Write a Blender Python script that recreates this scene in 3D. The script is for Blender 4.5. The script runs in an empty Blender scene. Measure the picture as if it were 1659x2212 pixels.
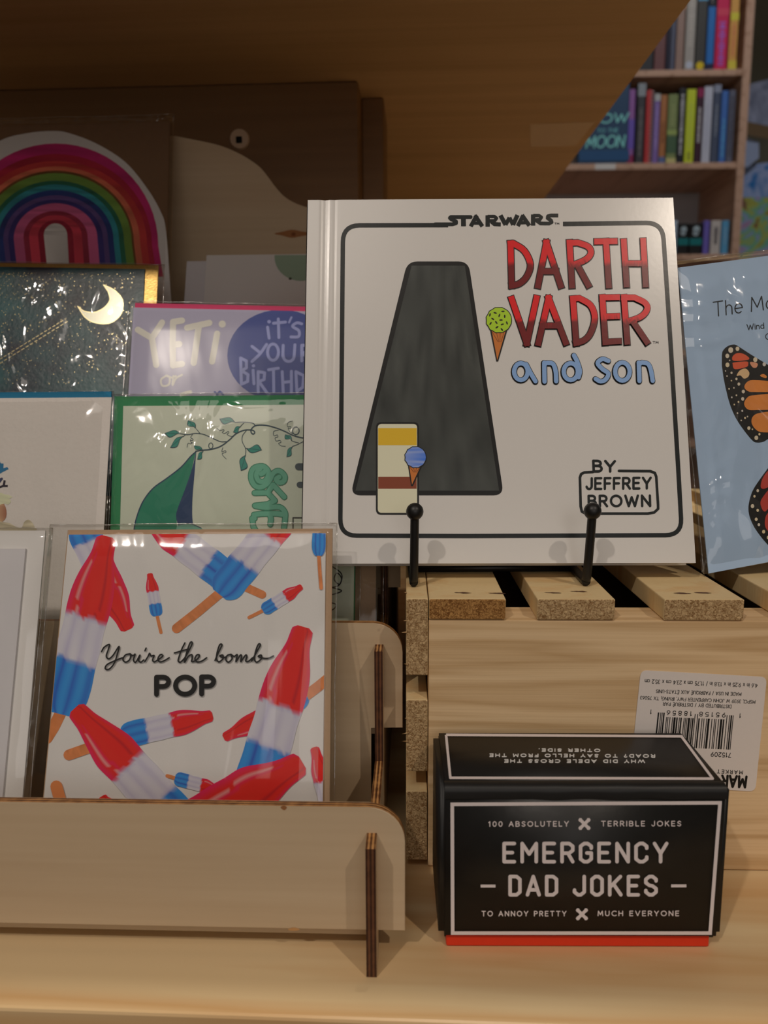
import bpy, bmesh, math, random
from mathutils import Vector, Matrix
from mathutils.geometry import tessellate_polygon, delaunay_2d_cdt
from mathutils import noise as mnoise

S = bpy.context.scene
COL = S.collection
R = math.radians
# ------------------------------------------------------------------ camera
W, H = 1659, 2212
FPX, PITCH, ROLL, CAMZ = 1660.0, R(8.8), R(0.3), 0.198
Fw = Vector((0, math.cos(PITCH), -math.sin(PITCH)))
R0 = Vector((1, 0, 0)); U0 = Vector((0, math.sin(PITCH), math.cos(PITCH)))
Ux = U0 * math.cos(ROLL) + R0 * math.sin(ROLL)
Rx = R0 * math.cos(ROLL) - U0 * math.sin(ROLL)
CAM = Vector((0, 0, CAMZ))
cd = bpy.data.cameras.new('camera'); cam = bpy.data.objects.new('camera', cd); COL.objects.link(cam)
cd.sensor_fit = 'VERTICAL'; cd.sensor_height = 24.0; cd.lens = 24.0 * FPX / H
cd.clip_start = 0.01; cd.clip_end = 50
cd.dof.use_dof = True; cd.dof.focus_distance = 0.335; cd.dof.aperture_fstop = cd.lens / 2.3
cam.matrix_world = Matrix(((Rx.x, Ux.x, -Fw.x, 0), (Rx.y, Ux.y, -Fw.y, 0), (Rx.z, Ux.z, -Fw.z, CAMZ), (0, 0, 0, 1)))
S.camera = cam
# ------------------------------------------------------------------ world, lamps, exposure
wd = bpy.data.worlds.new('room_light'); S.world = wd; wd.use_nodes = True
bg = wd.node_tree.nodes['Background']; bg.inputs[0].default_value = (1.0, 0.86, 0.74, 1); bg.inputs[1].default_value = 0.20
def spot(name, loc, target, power, color, size=0.03, angle=50):
    l = bpy.data.lights.new(name, 'SPOT'); l.energy = power; l.color = color; l.shadow_soft_size = size
    l.spot_size = R(angle); l.spot_blend = 0.6
    o = bpy.data.objects.new(name, l); COL.objects.link(o); o.location = loc
    o.rotation_euler = (Vector(target) - Vector(loc)).to_track_quat('-Z', 'Y').to_euler(); return o
spot('track_light', (0.95, -1.05, 1.85), (0.05, 0.35, 0.1), 54, (1, 0.86, 0.72))
spot('track_light', (-0.85, -1.10, 1.80), (0.0, 0.35, 0.1), 54, (1, 0.88, 0.77))
spot('track_light', (0.15, 0.53, 2.10), (0.1, 0.2, 0.0), 85, (1, 0.90, 0.76), 0.03, 60)
spot('track_light', (0.9, 0.9, 2.2), (0.8, 2.2, 0.3), 46, (0.97, 0.97, 1), 0.05, 80)
def area(name, loc, target, power, color, sx, sy):
    l = bpy.data.lights.new(name, 'AREA'); l.shape = 'RECTANGLE'; l.size = sx; l.size_y = sy; l.energy = power; l.color = color
    o = bpy.data.objects.new(name, l); COL.objects.link(o); o.location = loc
    o.rotation_euler = (Vector(target) - Vector(loc)).to_track_quat('-Z', 'Y').to_euler(); return o
area('ceiling_panel', (-0.42, -1.0, 2.1), (0.0, 0.4, 0.1), 9, (1, 0.90, 0.80), 0.9, 0.9)
area('low_front_fill', (0.3, -2.3, 0.75), (0.0, 0.5, 0.25), 9.5, (1, 0.93, 0.88), 1.6, 1.0)  # added low fill from behind the camera, standing in for room bounce
vs = S.view_settings
S.display_settings.display_device = 'sRGB'
vs.view_transform = 'Standard'; vs.look = 'None'; vs.gamma = 1; vs.use_curve_mapping = False; vs.exposure = -0.55
try:
    S.cycles.transparent_max_bounces = 40; S.cycles.use_denoising = True; S.cycles.sample_clamp_indirect = 4
    S.cycles.max_bounces = 8; S.cycles.caustics_reflective = False; S.cycles.caustics_refractive = False
except Exception: pass

# ------------------------------------------------------------------ colour
def lin(c): c /= 255.0; return c / 12.92 if c <= 0.04045 else ((c + 0.055) / 1.055) ** 2.4
def pc(r, g, b, k=1.0):          # what the thing's own colour is, read off the photo relative to the white paper
    c = (lin(r) / .376 * .78 * k, lin(g) / .340 * .78 * k, lin(b) / .300 * .78 * k); m = max(1, max(c) / .80)
    return tuple(v / m for v in c)
# ------------------------------------------------------------------ pixel rays and planes
def ray(px, py): return Fw * FPX + Rx * (px - W / 2) - Ux * (py - H / 2)
class Pl:
    """a real plane: horizontal distance d at pixel ref, yaw, lean (top away)"""
    def __init__(s, ref=None, d=None, yaw=0.0, lean=0.0, roll=0.0, point=None):
        y, l = R(yaw), R(lean)
        back = Vector((math.sin(y), math.cos(y), 0))
        u = Vector((math.cos(y), -math.sin(y), 0)); v = Vector((0, 0, 1)) * math.cos(l) + back * math.sin(l)
        s.n = u.cross(v)
        ro = R(roll); s.u = u * math.cos(ro) + v * math.sin(ro); s.v = v * math.cos(ro) - u * math.sin(ro)
        if point is None:
            r = ray(*ref); point = CAM + r * (d / r.y)
        s.o = Vector(point)
    def hit(s, px, py, off=0.0):
        r = ray(px, py); t = (s.o + s.n * off - CAM).dot(s.n) / r.dot(s.n)
        q = CAM + r * t - s.o; return (q.dot(s.u), q.dot(s.v))
    def w(s, a, b, c=0.0): return s.o + s.u * a + s.v * b + s.n * c
    def mat(s):
        return Matrix(((s.u.x, s.v.x, s.n.x, s.o.x), (s.u.y, s.v.y, s.n.y, s.o.y), (s.u.z, s.v.z, s.n.z, s.o.z), (0, 0, 0, 1)))
    def shifted(s, off): return Pl(point=s.o + s.n * off) if False else s._sh(off)
    def _sh(s, off):
        q = Pl.__new__(Pl); q.o = s.o + s.n * off; q.u, q.v, q.n = s.u, s.v, s.n; return q
def ground(px, py, z=0.0):
    r = ray(px, py); t = (z - CAMZ) / r.z; return CAM + r * t
def vhit(px, py, d):              # point at world y = d
    r = ray(px, py); return CAM + r * (d / r.y)
# ------------------------------------------------------------------ objects
def empty(name, m=None, label=None, cat=None, group=None, loc=None):
    o = bpy.data.objects.new(name, None); COL.objects.link(o); o.empty_display_size = .02
    if m is not None: o.matrix_world = m
    if loc is not None: o.location = loc
    if label: o['label'] = label
    if cat: o['category'] = cat
    if group: o['group'] = group
    return o
def mesh(name, verts, faces, mat, parent=None, cols=None, mis=None, smooth=False, label=None, auto=False):
    me = bpy.data.meshes.new(name); me.from_pydata([tuple(v) for v in verts], [], faces)
    mats = mat if isinstance(mat, (list, tuple)) else [mat]
    for m in mats: me.materials.append(m)
    if mis:
        for p, i in zip(me.polygons, mis): p.material_index = i
    if cols:
        a = me.color_attributes.new('Col', 'FLOAT_COLOR', 'POINT')
        for i, c in enumerate(cols): a.data[i].color = (c[0], c[1], c[2], 1)
    if smooth:
        for p in me.polygons: p.use_smooth = True
    me.update()
    o = bpy.data.objects.new(name, me); COL.objects.link(o)
    if parent: o.parent = parent
    if label: o['label'] = label
    return o
def frombm(name, bm, mat, parent=None, smooth=False, label=None):
    bmesh.ops.recalc_face_normals(bm, faces=bm.faces)
    me = bpy.data.meshes.new(name); bm.to_mesh(me); bm.free()
    for m in (mat if isinstance(mat, (list, tuple)) else [mat]): me.materials.append(m)
    if smooth:
        for p in me.polygons: p.use_smooth = True
    o = bpy.data.objects.new(name, me); COL.objects.link(o)
    if parent: o.parent = parent
    if label: o['label'] = label
    return o
def box(name, lo, hi, mat, parent=None, bev=0.0, seg=2, label=None, smooth=False):
    bm = bmesh.new(); bmesh.ops.create_cube(bm, size=1.0)
    for v in bm.verts:
        v.co = Vector([(lo[i] + hi[i]) / 2 + v.co[i] * (hi[i] - lo[i]) for i in range(3)])
    if bev > 0: bmesh.ops.bevel(bm, geom=list(bm.edges), offset=bev, segments=seg, profile=.5, affect='EDGES')
    return frombm(name, bm, mat, parent, smooth, label)
def extrude(name, pts, z0, z1, mats, parent=None, bev=0.0, axes='xy', label=None):
    """polygon pts (a,b) extruded from z0 (back) to z1 (front); mats = [face, edge]"""
    bm = bmesh.new()
    def P(a, b, c):
        return (a, b, c) if axes == 'xy' else ((a, c, b) if axes == 'xz' else (c, a, b))
    f = [bm.verts.new(P(a, b, z1)) for a, b in pts]; k = [bm.verts.new(P(a, b, z0)) for a, b in pts]
    ff = bm.faces.new(f); fk = bm.faces.new(k[::-1]); n = len(pts)
    for i in range(n):
        e = bm.faces.new((f[i], f[(i + 1) % n], k[(i + 1) % n], k[i])); e.material_index = 1 if isinstance(mats, (list, tuple)) else 0
    if bev > 0:
        bmesh.ops.bevel(bm, geom=[e for e in bm.edges if ff in e.link_faces or fk in e.link_faces], offset=bev, segments=1, affect='EDGES')
    return frombm(name, bm, mats, parent, label=label)
def tube(name, pts, r, mat, parent=None, n=12, cap=True):
    pts = [Vector(p) for p in pts]; V = []; F = []
    prev = None
    for i, p in enumerate(pts):
        t = (pts[min(i + 1, len(pts) - 1)] - pts[max(i - 1, 0)]).normalized()
        if prev is None: a = t.orthogonal().normalized()
        else: a = (prev - t * prev.dot(t)).normalized()
        prev = a; b = t.cross(a); rr = r[i] if isinstance(r, (list, tuple)) else r
        for k in range(n):
            an = 2 * math.pi * k / n; V.append(p + a * math.cos(an) * rr + b * math.sin(an) * rr)
    for i in range(len(pts) - 1):
        for k in range(n):
            F.append((i * n + k, i * n + (k + 1) % n, (i + 1) * n + (k + 1) % n, (i + 1) * n + k))
    if cap: F.append(tuple(range(n))[::-1]); F.append(tuple((len(pts) - 1) * n + k for k in range(n)))
    return mesh(name, V, F, mat, parent, smooth=True)
def smooth_pts(pts, n=6, closed=False):
    P = [Vector(p) for p in pts]; N = len(P); out = []
    rng = range(N) if closed else range(N - 1)
    for i in rng:
        p0 = P[(i - 1) % N] if closed or i > 0 else P[0] * 2 - P[1]
        p1 = P[i]; p2 = P[(i + 1) % N]
        p3 = P[(i + 2) % N] if closed or i + 2 < N else P[-1] * 2 - P[-2]
        for k in range(n):
            t = k / n
            out.append(0.5 * ((2 * p1) + (p2 - p0) * t + (2 * p0 - 5 * p1 + 4 * p2 - p3) * t * t + (3 * p1 - p0 - 3 * p2 + p3) * t ** 3))
    if not closed: out.append(P[-1])
    return [tuple(q) for q in out]
# ------------------------------------------------------------------ materials
def nt(name):
    m = bpy.data.materials.new(name); m.use_nodes = True; t = m.node_tree
    return m, t, t.nodes, t.links, t.nodes['Principled BSDF']
def setp(b, rough=.5, spec=.5, metal=0, coat=0):
    b.inputs['Roughness'].default_value = rough; b.inputs['Specular IOR Level'].default_value = spec
    b.inputs['Metallic'].default_value = metal; b.inputs['Coat Weight'].default_value = coat; b.inputs['Coat Roughness'].default_value = .15
def paper(name, c, rough=.6, spec=.3, bump=0.0, bscale=300, var=0.04, coat=0, metal=0):
    m, t, N, L, b = nt(name); setp(b, rough, spec, metal, coat)
    tc = N.new('ShaderNodeTexCoord'); nz = N.new('ShaderNodeTexNoise'); nz.inputs['Scale'].default_value = bscale; nz.inputs['Detail'].default_value = 3
    L.new(tc.outputs['Object'], nz.inputs['Vector'])
    mx = N.new('ShaderNodeMix'); mx.data_type = 'RGBA'
    mx.inputs[6].default_value = (c[0] * (1 - var), c[1] * (1 - var), c[2] * (1 - var), 1); mx.inputs[7].default_value = (min(1, c[0] * (1 + var)), min(1, c[1] * (1 + var)), min(1, c[2] * (1 + var)), 1)
    L.new(nz.outputs[0], mx.inputs[0]); L.new(mx.outputs[2], b.inputs['Base Color'])
    if bump:
        bp = N.new('ShaderNodeBump'); bp.inputs['Strength'].default_value = bump; bp.inputs['Distance'].default_value = .0004
        L.new(nz.outputs[0], bp.inputs['Height']); L.new(bp.outputs[0], b.inputs['Normal'])
    return m
def printm(name, rough=.5, spec=.4, coat=0, metal=0, bump=0, bscale=400):
    m, t, N, L, b = nt(name); setp(b, rough, spec, metal, coat)
    at = N.new('ShaderNodeAttribute'); at.attribute_name = 'Col'; L.new(at.outputs['Color'], b.inputs['Base Color'])
    if bump:
        tc = N.new('ShaderNodeTexCoord'); nz = N.new('ShaderNodeTexNoise'); nz.inputs['Scale'].default_value = bscale
        L.new(tc.outputs['Object'], nz.inputs['Vector']); bp = N.new('ShaderNodeBump'); bp.inputs['Strength'].default_value = bump; bp.inputs['Distance'].default_value = .0004
        L.new(nz.outputs[0], bp.inputs['Height']); L.new(bp.outputs[0], b.inputs['Normal'])
    return m
def wood(name, light, dark, scale=(3, 40, 40), rough=.5, fine=.25, bump=.15, bands=6.0, spec=.35, contrast=(.35, .7), coat=0):
    """grain runs along the axis with the small scale value"""
    m, t, N, L, b = nt(name); setp(b, rough, spec, 0, coat)
    tc = N.new('ShaderNodeTexCoord'); mp = N.new('ShaderNodeMapping'); mp.inputs['Scale'].default_value = scale
    L.new(tc.outputs['Object'], mp.inputs['Vector'])
    n1 = N.new('ShaderNodeTexNoise'); n1.inputs['Scale'].default_value = 1; n1.inputs['Detail'].default_value = 3; n1.inputs['Distortion'].default_value = .6
    L.new(mp.outputs[0], n1.inputs['Vector'])
    mul = N.new('ShaderNodeMath'); mul.operation = 'MULTIPLY'; mul.inputs[1].default_value = bands; L.new(n1.outputs[0], mul.inputs[0])
    fr = N.new('ShaderNodeMath'); fr.operation = 'PINGPONG'; fr.inputs[1].default_value = 1.0; L.new(mul.outputs[0], fr.inputs[0])
    mp2 = N.new('ShaderNodeMapping'); mp2.inputs['Scale'].default_value = tuple(x * 12 if x > min(scale) else x * 3 for x in scale)
    L.new(tc.outputs['Object'], mp2.inputs['Vector'])
    n2 = N.new('ShaderNodeTexNoise'); n2.inputs['Scale'].default_value = 1; n2.inputs['Detail'].default_value = 4; L.new(mp2.outputs[0], n2.inputs['Vector'])
    ad = N.new('ShaderNodeMix'); ad.data_type = 'FLOAT'; ad.inputs[0].default_value = fine
    L.new(fr.outputs[0], ad.inputs[2]); L.new(n2.outputs[0], ad.inputs[3])
    cr = N.new('ShaderNodeValToRGB'); cr.color_ramp.elements[0].position = contrast[0]; cr.color_ramp.elements[1].position = contrast[1]
    cr.color_ramp.elements[0].color = (*light, 1); cr.color_ramp.elements[1].color = (*dark, 1)
    L.new(ad.outputs[0], cr.inputs[0]); L.new(cr.outputs[0], b.inputs['Base Color'])
    bp = N.new('ShaderNodeBump'); bp.inputs['Strength'].default_value = bump; bp.inputs['Distance'].default_value = .0005
    L.new(n2.outputs[0], bp.inputs['Height']); L.new(bp.outputs[0], b.inputs['Normal'])
    return m
def endgrain(name, light, dark, scale=(900, 900, 900), bump=.9):
    m, t, N, L, b = nt(name); setp(b, .85, .15)
    tc = N.new('ShaderNodeTexCoord'); mp = N.new('ShaderNodeMapping'); mp.inputs['Scale'].default_value = scale; L.new(tc.outputs['Object'], mp.inputs['Vector'])
    n1 = N.new('ShaderNodeTexNoise'); n1.inputs['Scale'].default_value = 1; n1.inputs['Detail'].default_value = 5; n1.inputs['Roughness'].default_value = .7; n1.inputs['Distortion'].default_value = 1.2
    L.new(mp.outputs[0], n1.inputs['Vector'])
    cr = N.new('ShaderNodeValToRGB'); cr.color_ramp.elements[0].position = .40; cr.color_ramp.elements[1].position = .60
    cr.color_ramp.elements[0].color = (*dark, 1); cr.color_ramp.elements[1].color = (*light, 1)
    L.new(n1.outputs[0], cr.inputs[0]); L.new(cr.outputs[0], b.inputs['Base Color'])
    bp = N.new('ShaderNodeBump'); bp.inputs['Strength'].default_value = bump; bp.inputs['Distance'].default_value = .0008
    L.new(n1.outputs[0], bp.inputs['Height']); L.new(bp.outputs[0], b.inputs['Normal'])
    return m
def plyedge(name, axis, thick=.0035, light=pc(150, 105, 60), dark=pc(60, 32, 14)):
    """laser cut edge: burnt plies running through the thickness (object axis 0/1/2)"""
    m, t, N, L, b = nt(name); setp(b, .6, .3)
    tc = N.new('ShaderNodeTexCoord'); sp = N.new('ShaderNodeSeparateXYZ'); L.new(tc.outputs['Object'], sp.inputs[0])
    nz = N.new('ShaderNodeTexNoise'); nz.inputs['Scale'].default_value = 260; L.new(tc.outputs['Object'], nz.inputs['Vector'])
    a = N.new('ShaderNodeMath'); a.operation = 'MULTIPLY'; a.inputs[1].default_value = 5 / thick / 1.0; L.new(sp.outputs[axis], a.inputs[0])
    c = N.new('ShaderNodeMath'); c.operation = 'PINGPONG'; c.inputs[1].default_value = 1; L.new(a.outputs[0], c.inputs[0])
    mx = N.new('ShaderNodeMix'); mx.data_type = 'FLOAT'; mx.inputs[0].default_value = .5; L.new(c.outputs[0], mx.inputs[2]); L.new(nz.outputs[0], mx.inputs[3])
    cr = N.new('ShaderNodeValToRGB'); cr.color_ramp.elements[0].position = .35; cr.color_ramp.elements[1].position = .7
    cr.color_ramp.elements[0].color = (*dark, 1); cr.color_ramp.elements[1].color = (*light, 1)
    L.new(mx.outputs[0], cr.inputs[0]); L.new(cr.outputs[0], b.inputs['Base Color']); return m
def cello(name, rough=.06, bump=.5, scale=(30, 9, 30), tint=(.985, .985, .98), gloss=1.0):
    m, t, N, L, b = nt(name); N.remove(b)
    out = [n for n in N if n.type == 'OUTPUT_MATERIAL'][0]
    tr = N.new('ShaderNodeBsdfTransparent'); tr.inputs[0].default_value = (*tint, 1)
    gl = N.new('ShaderNodeBsdfAnisotropic') if False else N.new('ShaderNodeBsdfGlossy'); gl.inputs['Roughness'].default_value = rough; gl.inputs[0].default_value = (1, 1, 1, 1)
    tc = N.new('ShaderNodeTexCoord'); mp = N.new('ShaderNodeMapping'); mp.inputs['Scale'].default_value = scale; L.new(tc.outputs['Object'], mp.inputs['Vector'])
    nz = N.new('ShaderNodeTexNoise'); nz.inputs['Scale'].default_value = 1; nz.inputs['Detail'].default_value = 2.5; nz.inputs['Distortion'].default_value = 1.0; L.new(mp.outputs[0], nz.inputs['Vector'])
    bp = N.new('ShaderNodeBump'); bp.inputs['Strength'].default_value = bump; bp.inputs['Distance'].default_value = .006; L.new(nz.outputs[0], bp.inputs['Height']); L.new(bp.outputs[0], gl.inputs['Normal'])
    fr = N.new('ShaderNodeFresnel'); fr.inputs['IOR'].default_value = 1.45; L.new(bp.outputs[0], fr.inputs['Normal'])
    mu = N.new('ShaderNodeMath'); mu.operation = 'MULTIPLY'; mu.inputs[1].default_value = gloss; mu.use_clamp = True; L.new(fr.outputs[0], mu.inputs[0])
    mn = N.new('ShaderNodeMath'); mn.operation = 'MINIMUM'; mn.inputs[1].default_value = .22; L.new(mu.outputs[0], mn.inputs[0]); mu = mn
    mx = N.new('ShaderNodeMixShader'); L.new(mu.outputs[0], mx.inputs[0]); L.new(tr.outputs[0], mx.inputs[1]); L.new(gl.outputs[0], mx.inputs[2]); L.new(mx.outputs[0], out.inputs[0])
    return m
# ------------------------------------------------------------------ print drawing: flat ink on a real plane, drawn in photo pixels
class Ink:
    STEP = .000022
    def __init__(s, pl, mat, parent, clip=None, base=.00008):
        s.pl, s.mat, s.parent, s.clip, s.base = pl, mat, parent, clip, base; s.V = []; s.F = []; s.C = []; s.layer = 0; s.groups = {}; s.cur = None
    def poly(s, pts, cols):
        """convex-ish polygon pts px, cols per point"""
        if not isinstance(cols, list): cols = [cols] * len(pts)
        vs = [(p[0], p[1], *c) for p, c in zip(pts, cols)]
        if s.clip:
            n = len(s.clip)
            for i in range(n):
                a, b = s.clip[i], s.clip[(i + 1) % n]
                def sd(v): return (b[0] - a[0]) * (v[1] - a[1]) - (b[1] - a[1]) * (v[0] - a[0])
                out = []
                for j in range(len(vs)):
                    p, q = vs[j], vs[(j + 1) % len(vs)]; dp, dq = sd(p), sd(q)
                    if dp >= 0: out.append(p)
                    if (dp >= 0) != (dq >= 0):
                        t = dp / (dp - dq); out.append(tuple(x + (y - x) * t for x, y in zip(p, q)))
                vs = out
                if len(vs) < 3: return
        key = (s.layer, s.cur if s.cur is not None else 'raw')
        s.groups.setdefault(key, []).append(vs)
    def fill(s, pts, col):
        """any simple polygon"""
        old = s.cur; s.cur = col
        s._fill(pts, col); s.cur = old
    def _fill(s, pts, col):
        P = [Vector((p[0], p[1], 0)) for p in pts]
        for tri in tessellate_polygon([P]):
            q = [pts[i] for i in tri]
            ar = (q[1][0] - q[0][0]) * (q[2][1] - q[0][1]) - (q[1][1] - q[0][1]) * (q[2][0] - q[0][0])
            if ar < 0: q = q[::-1]
            s.poly(q, [col(*p) for p in q] if callable(col) else col)
    def disc(s, c, rx, col, ry=None, rot=0, n=14):
        ry = ry or rx; ca, sa = math.cos(rot), math.sin(rot)
        s.fill([(c[0] + rx * math.cos(2 * math.pi * k / n) * ca - ry * math.sin(2 * math.pi * k / n) * sa, c[1] + rx * math.cos(2 * math.pi * k / n) * sa + ry * math.sin(2 * math.pi * k / n) * ca) for k in range(n)], col)
    def line(s, pts, w, col, round_=True, maxseg=None, taper=None):
        s.cur = col
        pts = [tuple(p)[:2] for p in pts]
        q = [pts[0]]
        for p in pts[1:]:
            if math.dist(p, q[-1]) > 1e-4: q.append(p)
        pts = q
        if len(pts) < 2: return
        if maxseg:
            q = [pts[0]]
            for p in pts[1:]:
                a = q[-1]; n = max(1, int(math.dist(a, p) / maxseg))
                for k in range(1, n + 1): q.append((a[0] + (p[0] - a[0]) * k / n, a[1] + (p[1] - a[1]) * k / n))
            pts = q
        n = len(pts); h = w / 2; L = []; Rr = []
        cc = (lambda x, y: col(x, y)) if callable(col) else (lambda x, y: col)
        dirs = []
        for i in range(n - 1):
            dx, dy = pts[i + 1][0] - pts[i][0], pts[i + 1][1] - pts[i][1]; l = math.hypot(dx, dy); dirs.append((dx / l, dy / l))
        def quad(a, b, na, nb, ha, hb):
            p = [(a[0] + na[0] * ha, a[1] + na[1] * ha), (b[0] + nb[0] * hb, b[1] + nb[1] * hb), (b[0] - nb[0] * hb, b[1] - nb[1] * hb), (a[0] - na[0] * ha, a[1] - na[1] * ha)]
            ar = sum(p[i][0] * p[(i + 1) % 4][1] - p[(i + 1) % 4][0] * p[i][1] for i in range(4))
            if ar < 0: p = p[::-1]
            s.poly(p, [cc(*x) for x in p])
        norms = []
        sharp = []
        for i in range(n):
            if i == 0: d = dirs[0]; sh = False
            elif i == n - 1: d = dirs[-1]; sh = False
            else:
                dt = dirs[i - 1][0] * dirs[i][0] + dirs[i - 1][1] * dirs[i][1]; sh = dt < .82
                d = (dirs[i - 1][0] + dirs[i][0], dirs[i - 1][1] + dirs[i][1]); l = math.hypot(*d) or 1; d = (d[0] / l, d[1] / l)
            norms.append((-d[1], d[0])); sharp.append(sh)
        for i in range(n - 1):
            own = (-dirs[i][1], dirs[i][0])
            na = own if sharp[i] else norms[i]; nb = own if sharp[i + 1] else norms[i + 1]
            ha = h * (taper(i / (n - 1)) if taper else 1); hb = h * (taper((i + 1) / (n - 1)) if taper else 1)
            quad(pts[i], pts[i + 1], na, nb, ha, hb)
        for i in range(n):
            if sharp[i] or (round_ and i in (0, n - 1)): s.disc(pts[i], h * (taper(i / (n - 1)) if taper else 1), col, n=12)
        s.cur = None
    def flush(s):
        keys = sorted(s.groups, key=lambda k: k[0])            # stable: order of first use inside a layer
        for rank, key in enumerate(keys):
            off = s.base + rank * s.STEP; col = key[1]; ps = s.groups[key]
            if col == 'raw' or len(ps) == 1:
                for vs in ps:
                    k = len(s.V)
                    for v in vs:
                        a, b = s.pl.hit(v[0], v[1]); s.V.append((a, b, off)); s.C.append(v[2:5])
                    s.F.append(tuple(range(k, k + len(vs))))
                continue
            vv = []; ff = []
            for vs in ps:
                k = len(vv); vv += [Vector((v[0], v[1])) for v in vs]; ff.append(list(range(k, k + len(vs))))
            ov, oe, of, _, _, src = delaunay_2d_cdt(vv, [], ff, 0, 1e-4)
            cellz = max(2.0, sum(abs(vs[0][0] - vs[2][0]) + abs(vs[0][1] - vs[2][1]) for vs in ps) / len(ps)); grid = {}
            for i_, vs in enumerate(ps):
                xs = [v[0] for v in vs]; ys = [v[1] for v in vs]
                for gx in range(int(min(xs) // cellz), int(max(xs) // cellz) + 1):
                    for gy in range(int(min(ys) // cellz), int(max(ys) // cellz) + 1): grid.setdefault((gx, gy), []).append(i_)
            def inside(f):
                x = sum(ov[i].x for i in f) / len(f); y = sum(ov[i].y for i in f) / len(f)
                for i_ in grid.get((int(x // cellz), int(y // cellz)), ()):
                    vs = ps[i_]; n_ = len(vs)
                    if all((vs[(j + 1) % n_][0] - vs[j][0]) * (y - vs[j][1]) - (vs[(j + 1) % n_][1] - vs[j][1]) * (x - vs[j][0]) >= -1e-6 for j in range(n_)): return True
                return False
            of = [f for f in of if inside(f)]
            k = len(s.V)
            for v in ov:
                a, b = s.pl.hit(v.x, v.y); s.V.append((a, b, off)); s.C.append(col(v.x, v.y) if callable(col) else col)
            for f in of: s.F.append(tuple(k + i for i in f))
        s.groups = {}
    def done(s, name, label=None, up=True):
        s.flush()
        return mesh(name, s.V, s.F, s.mat, s.parent, cols=s.C, label=label) if s.V else None
def arc(cx, cy, rx, ry, a0, a1, n=8):
    return [(cx + rx * math.cos(R(a0 + (a1 - a0) * k / n)), cy + ry * math.sin(R(a0 + (a1 - a0) * k / n))) for k in range(n + 1)]
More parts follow.
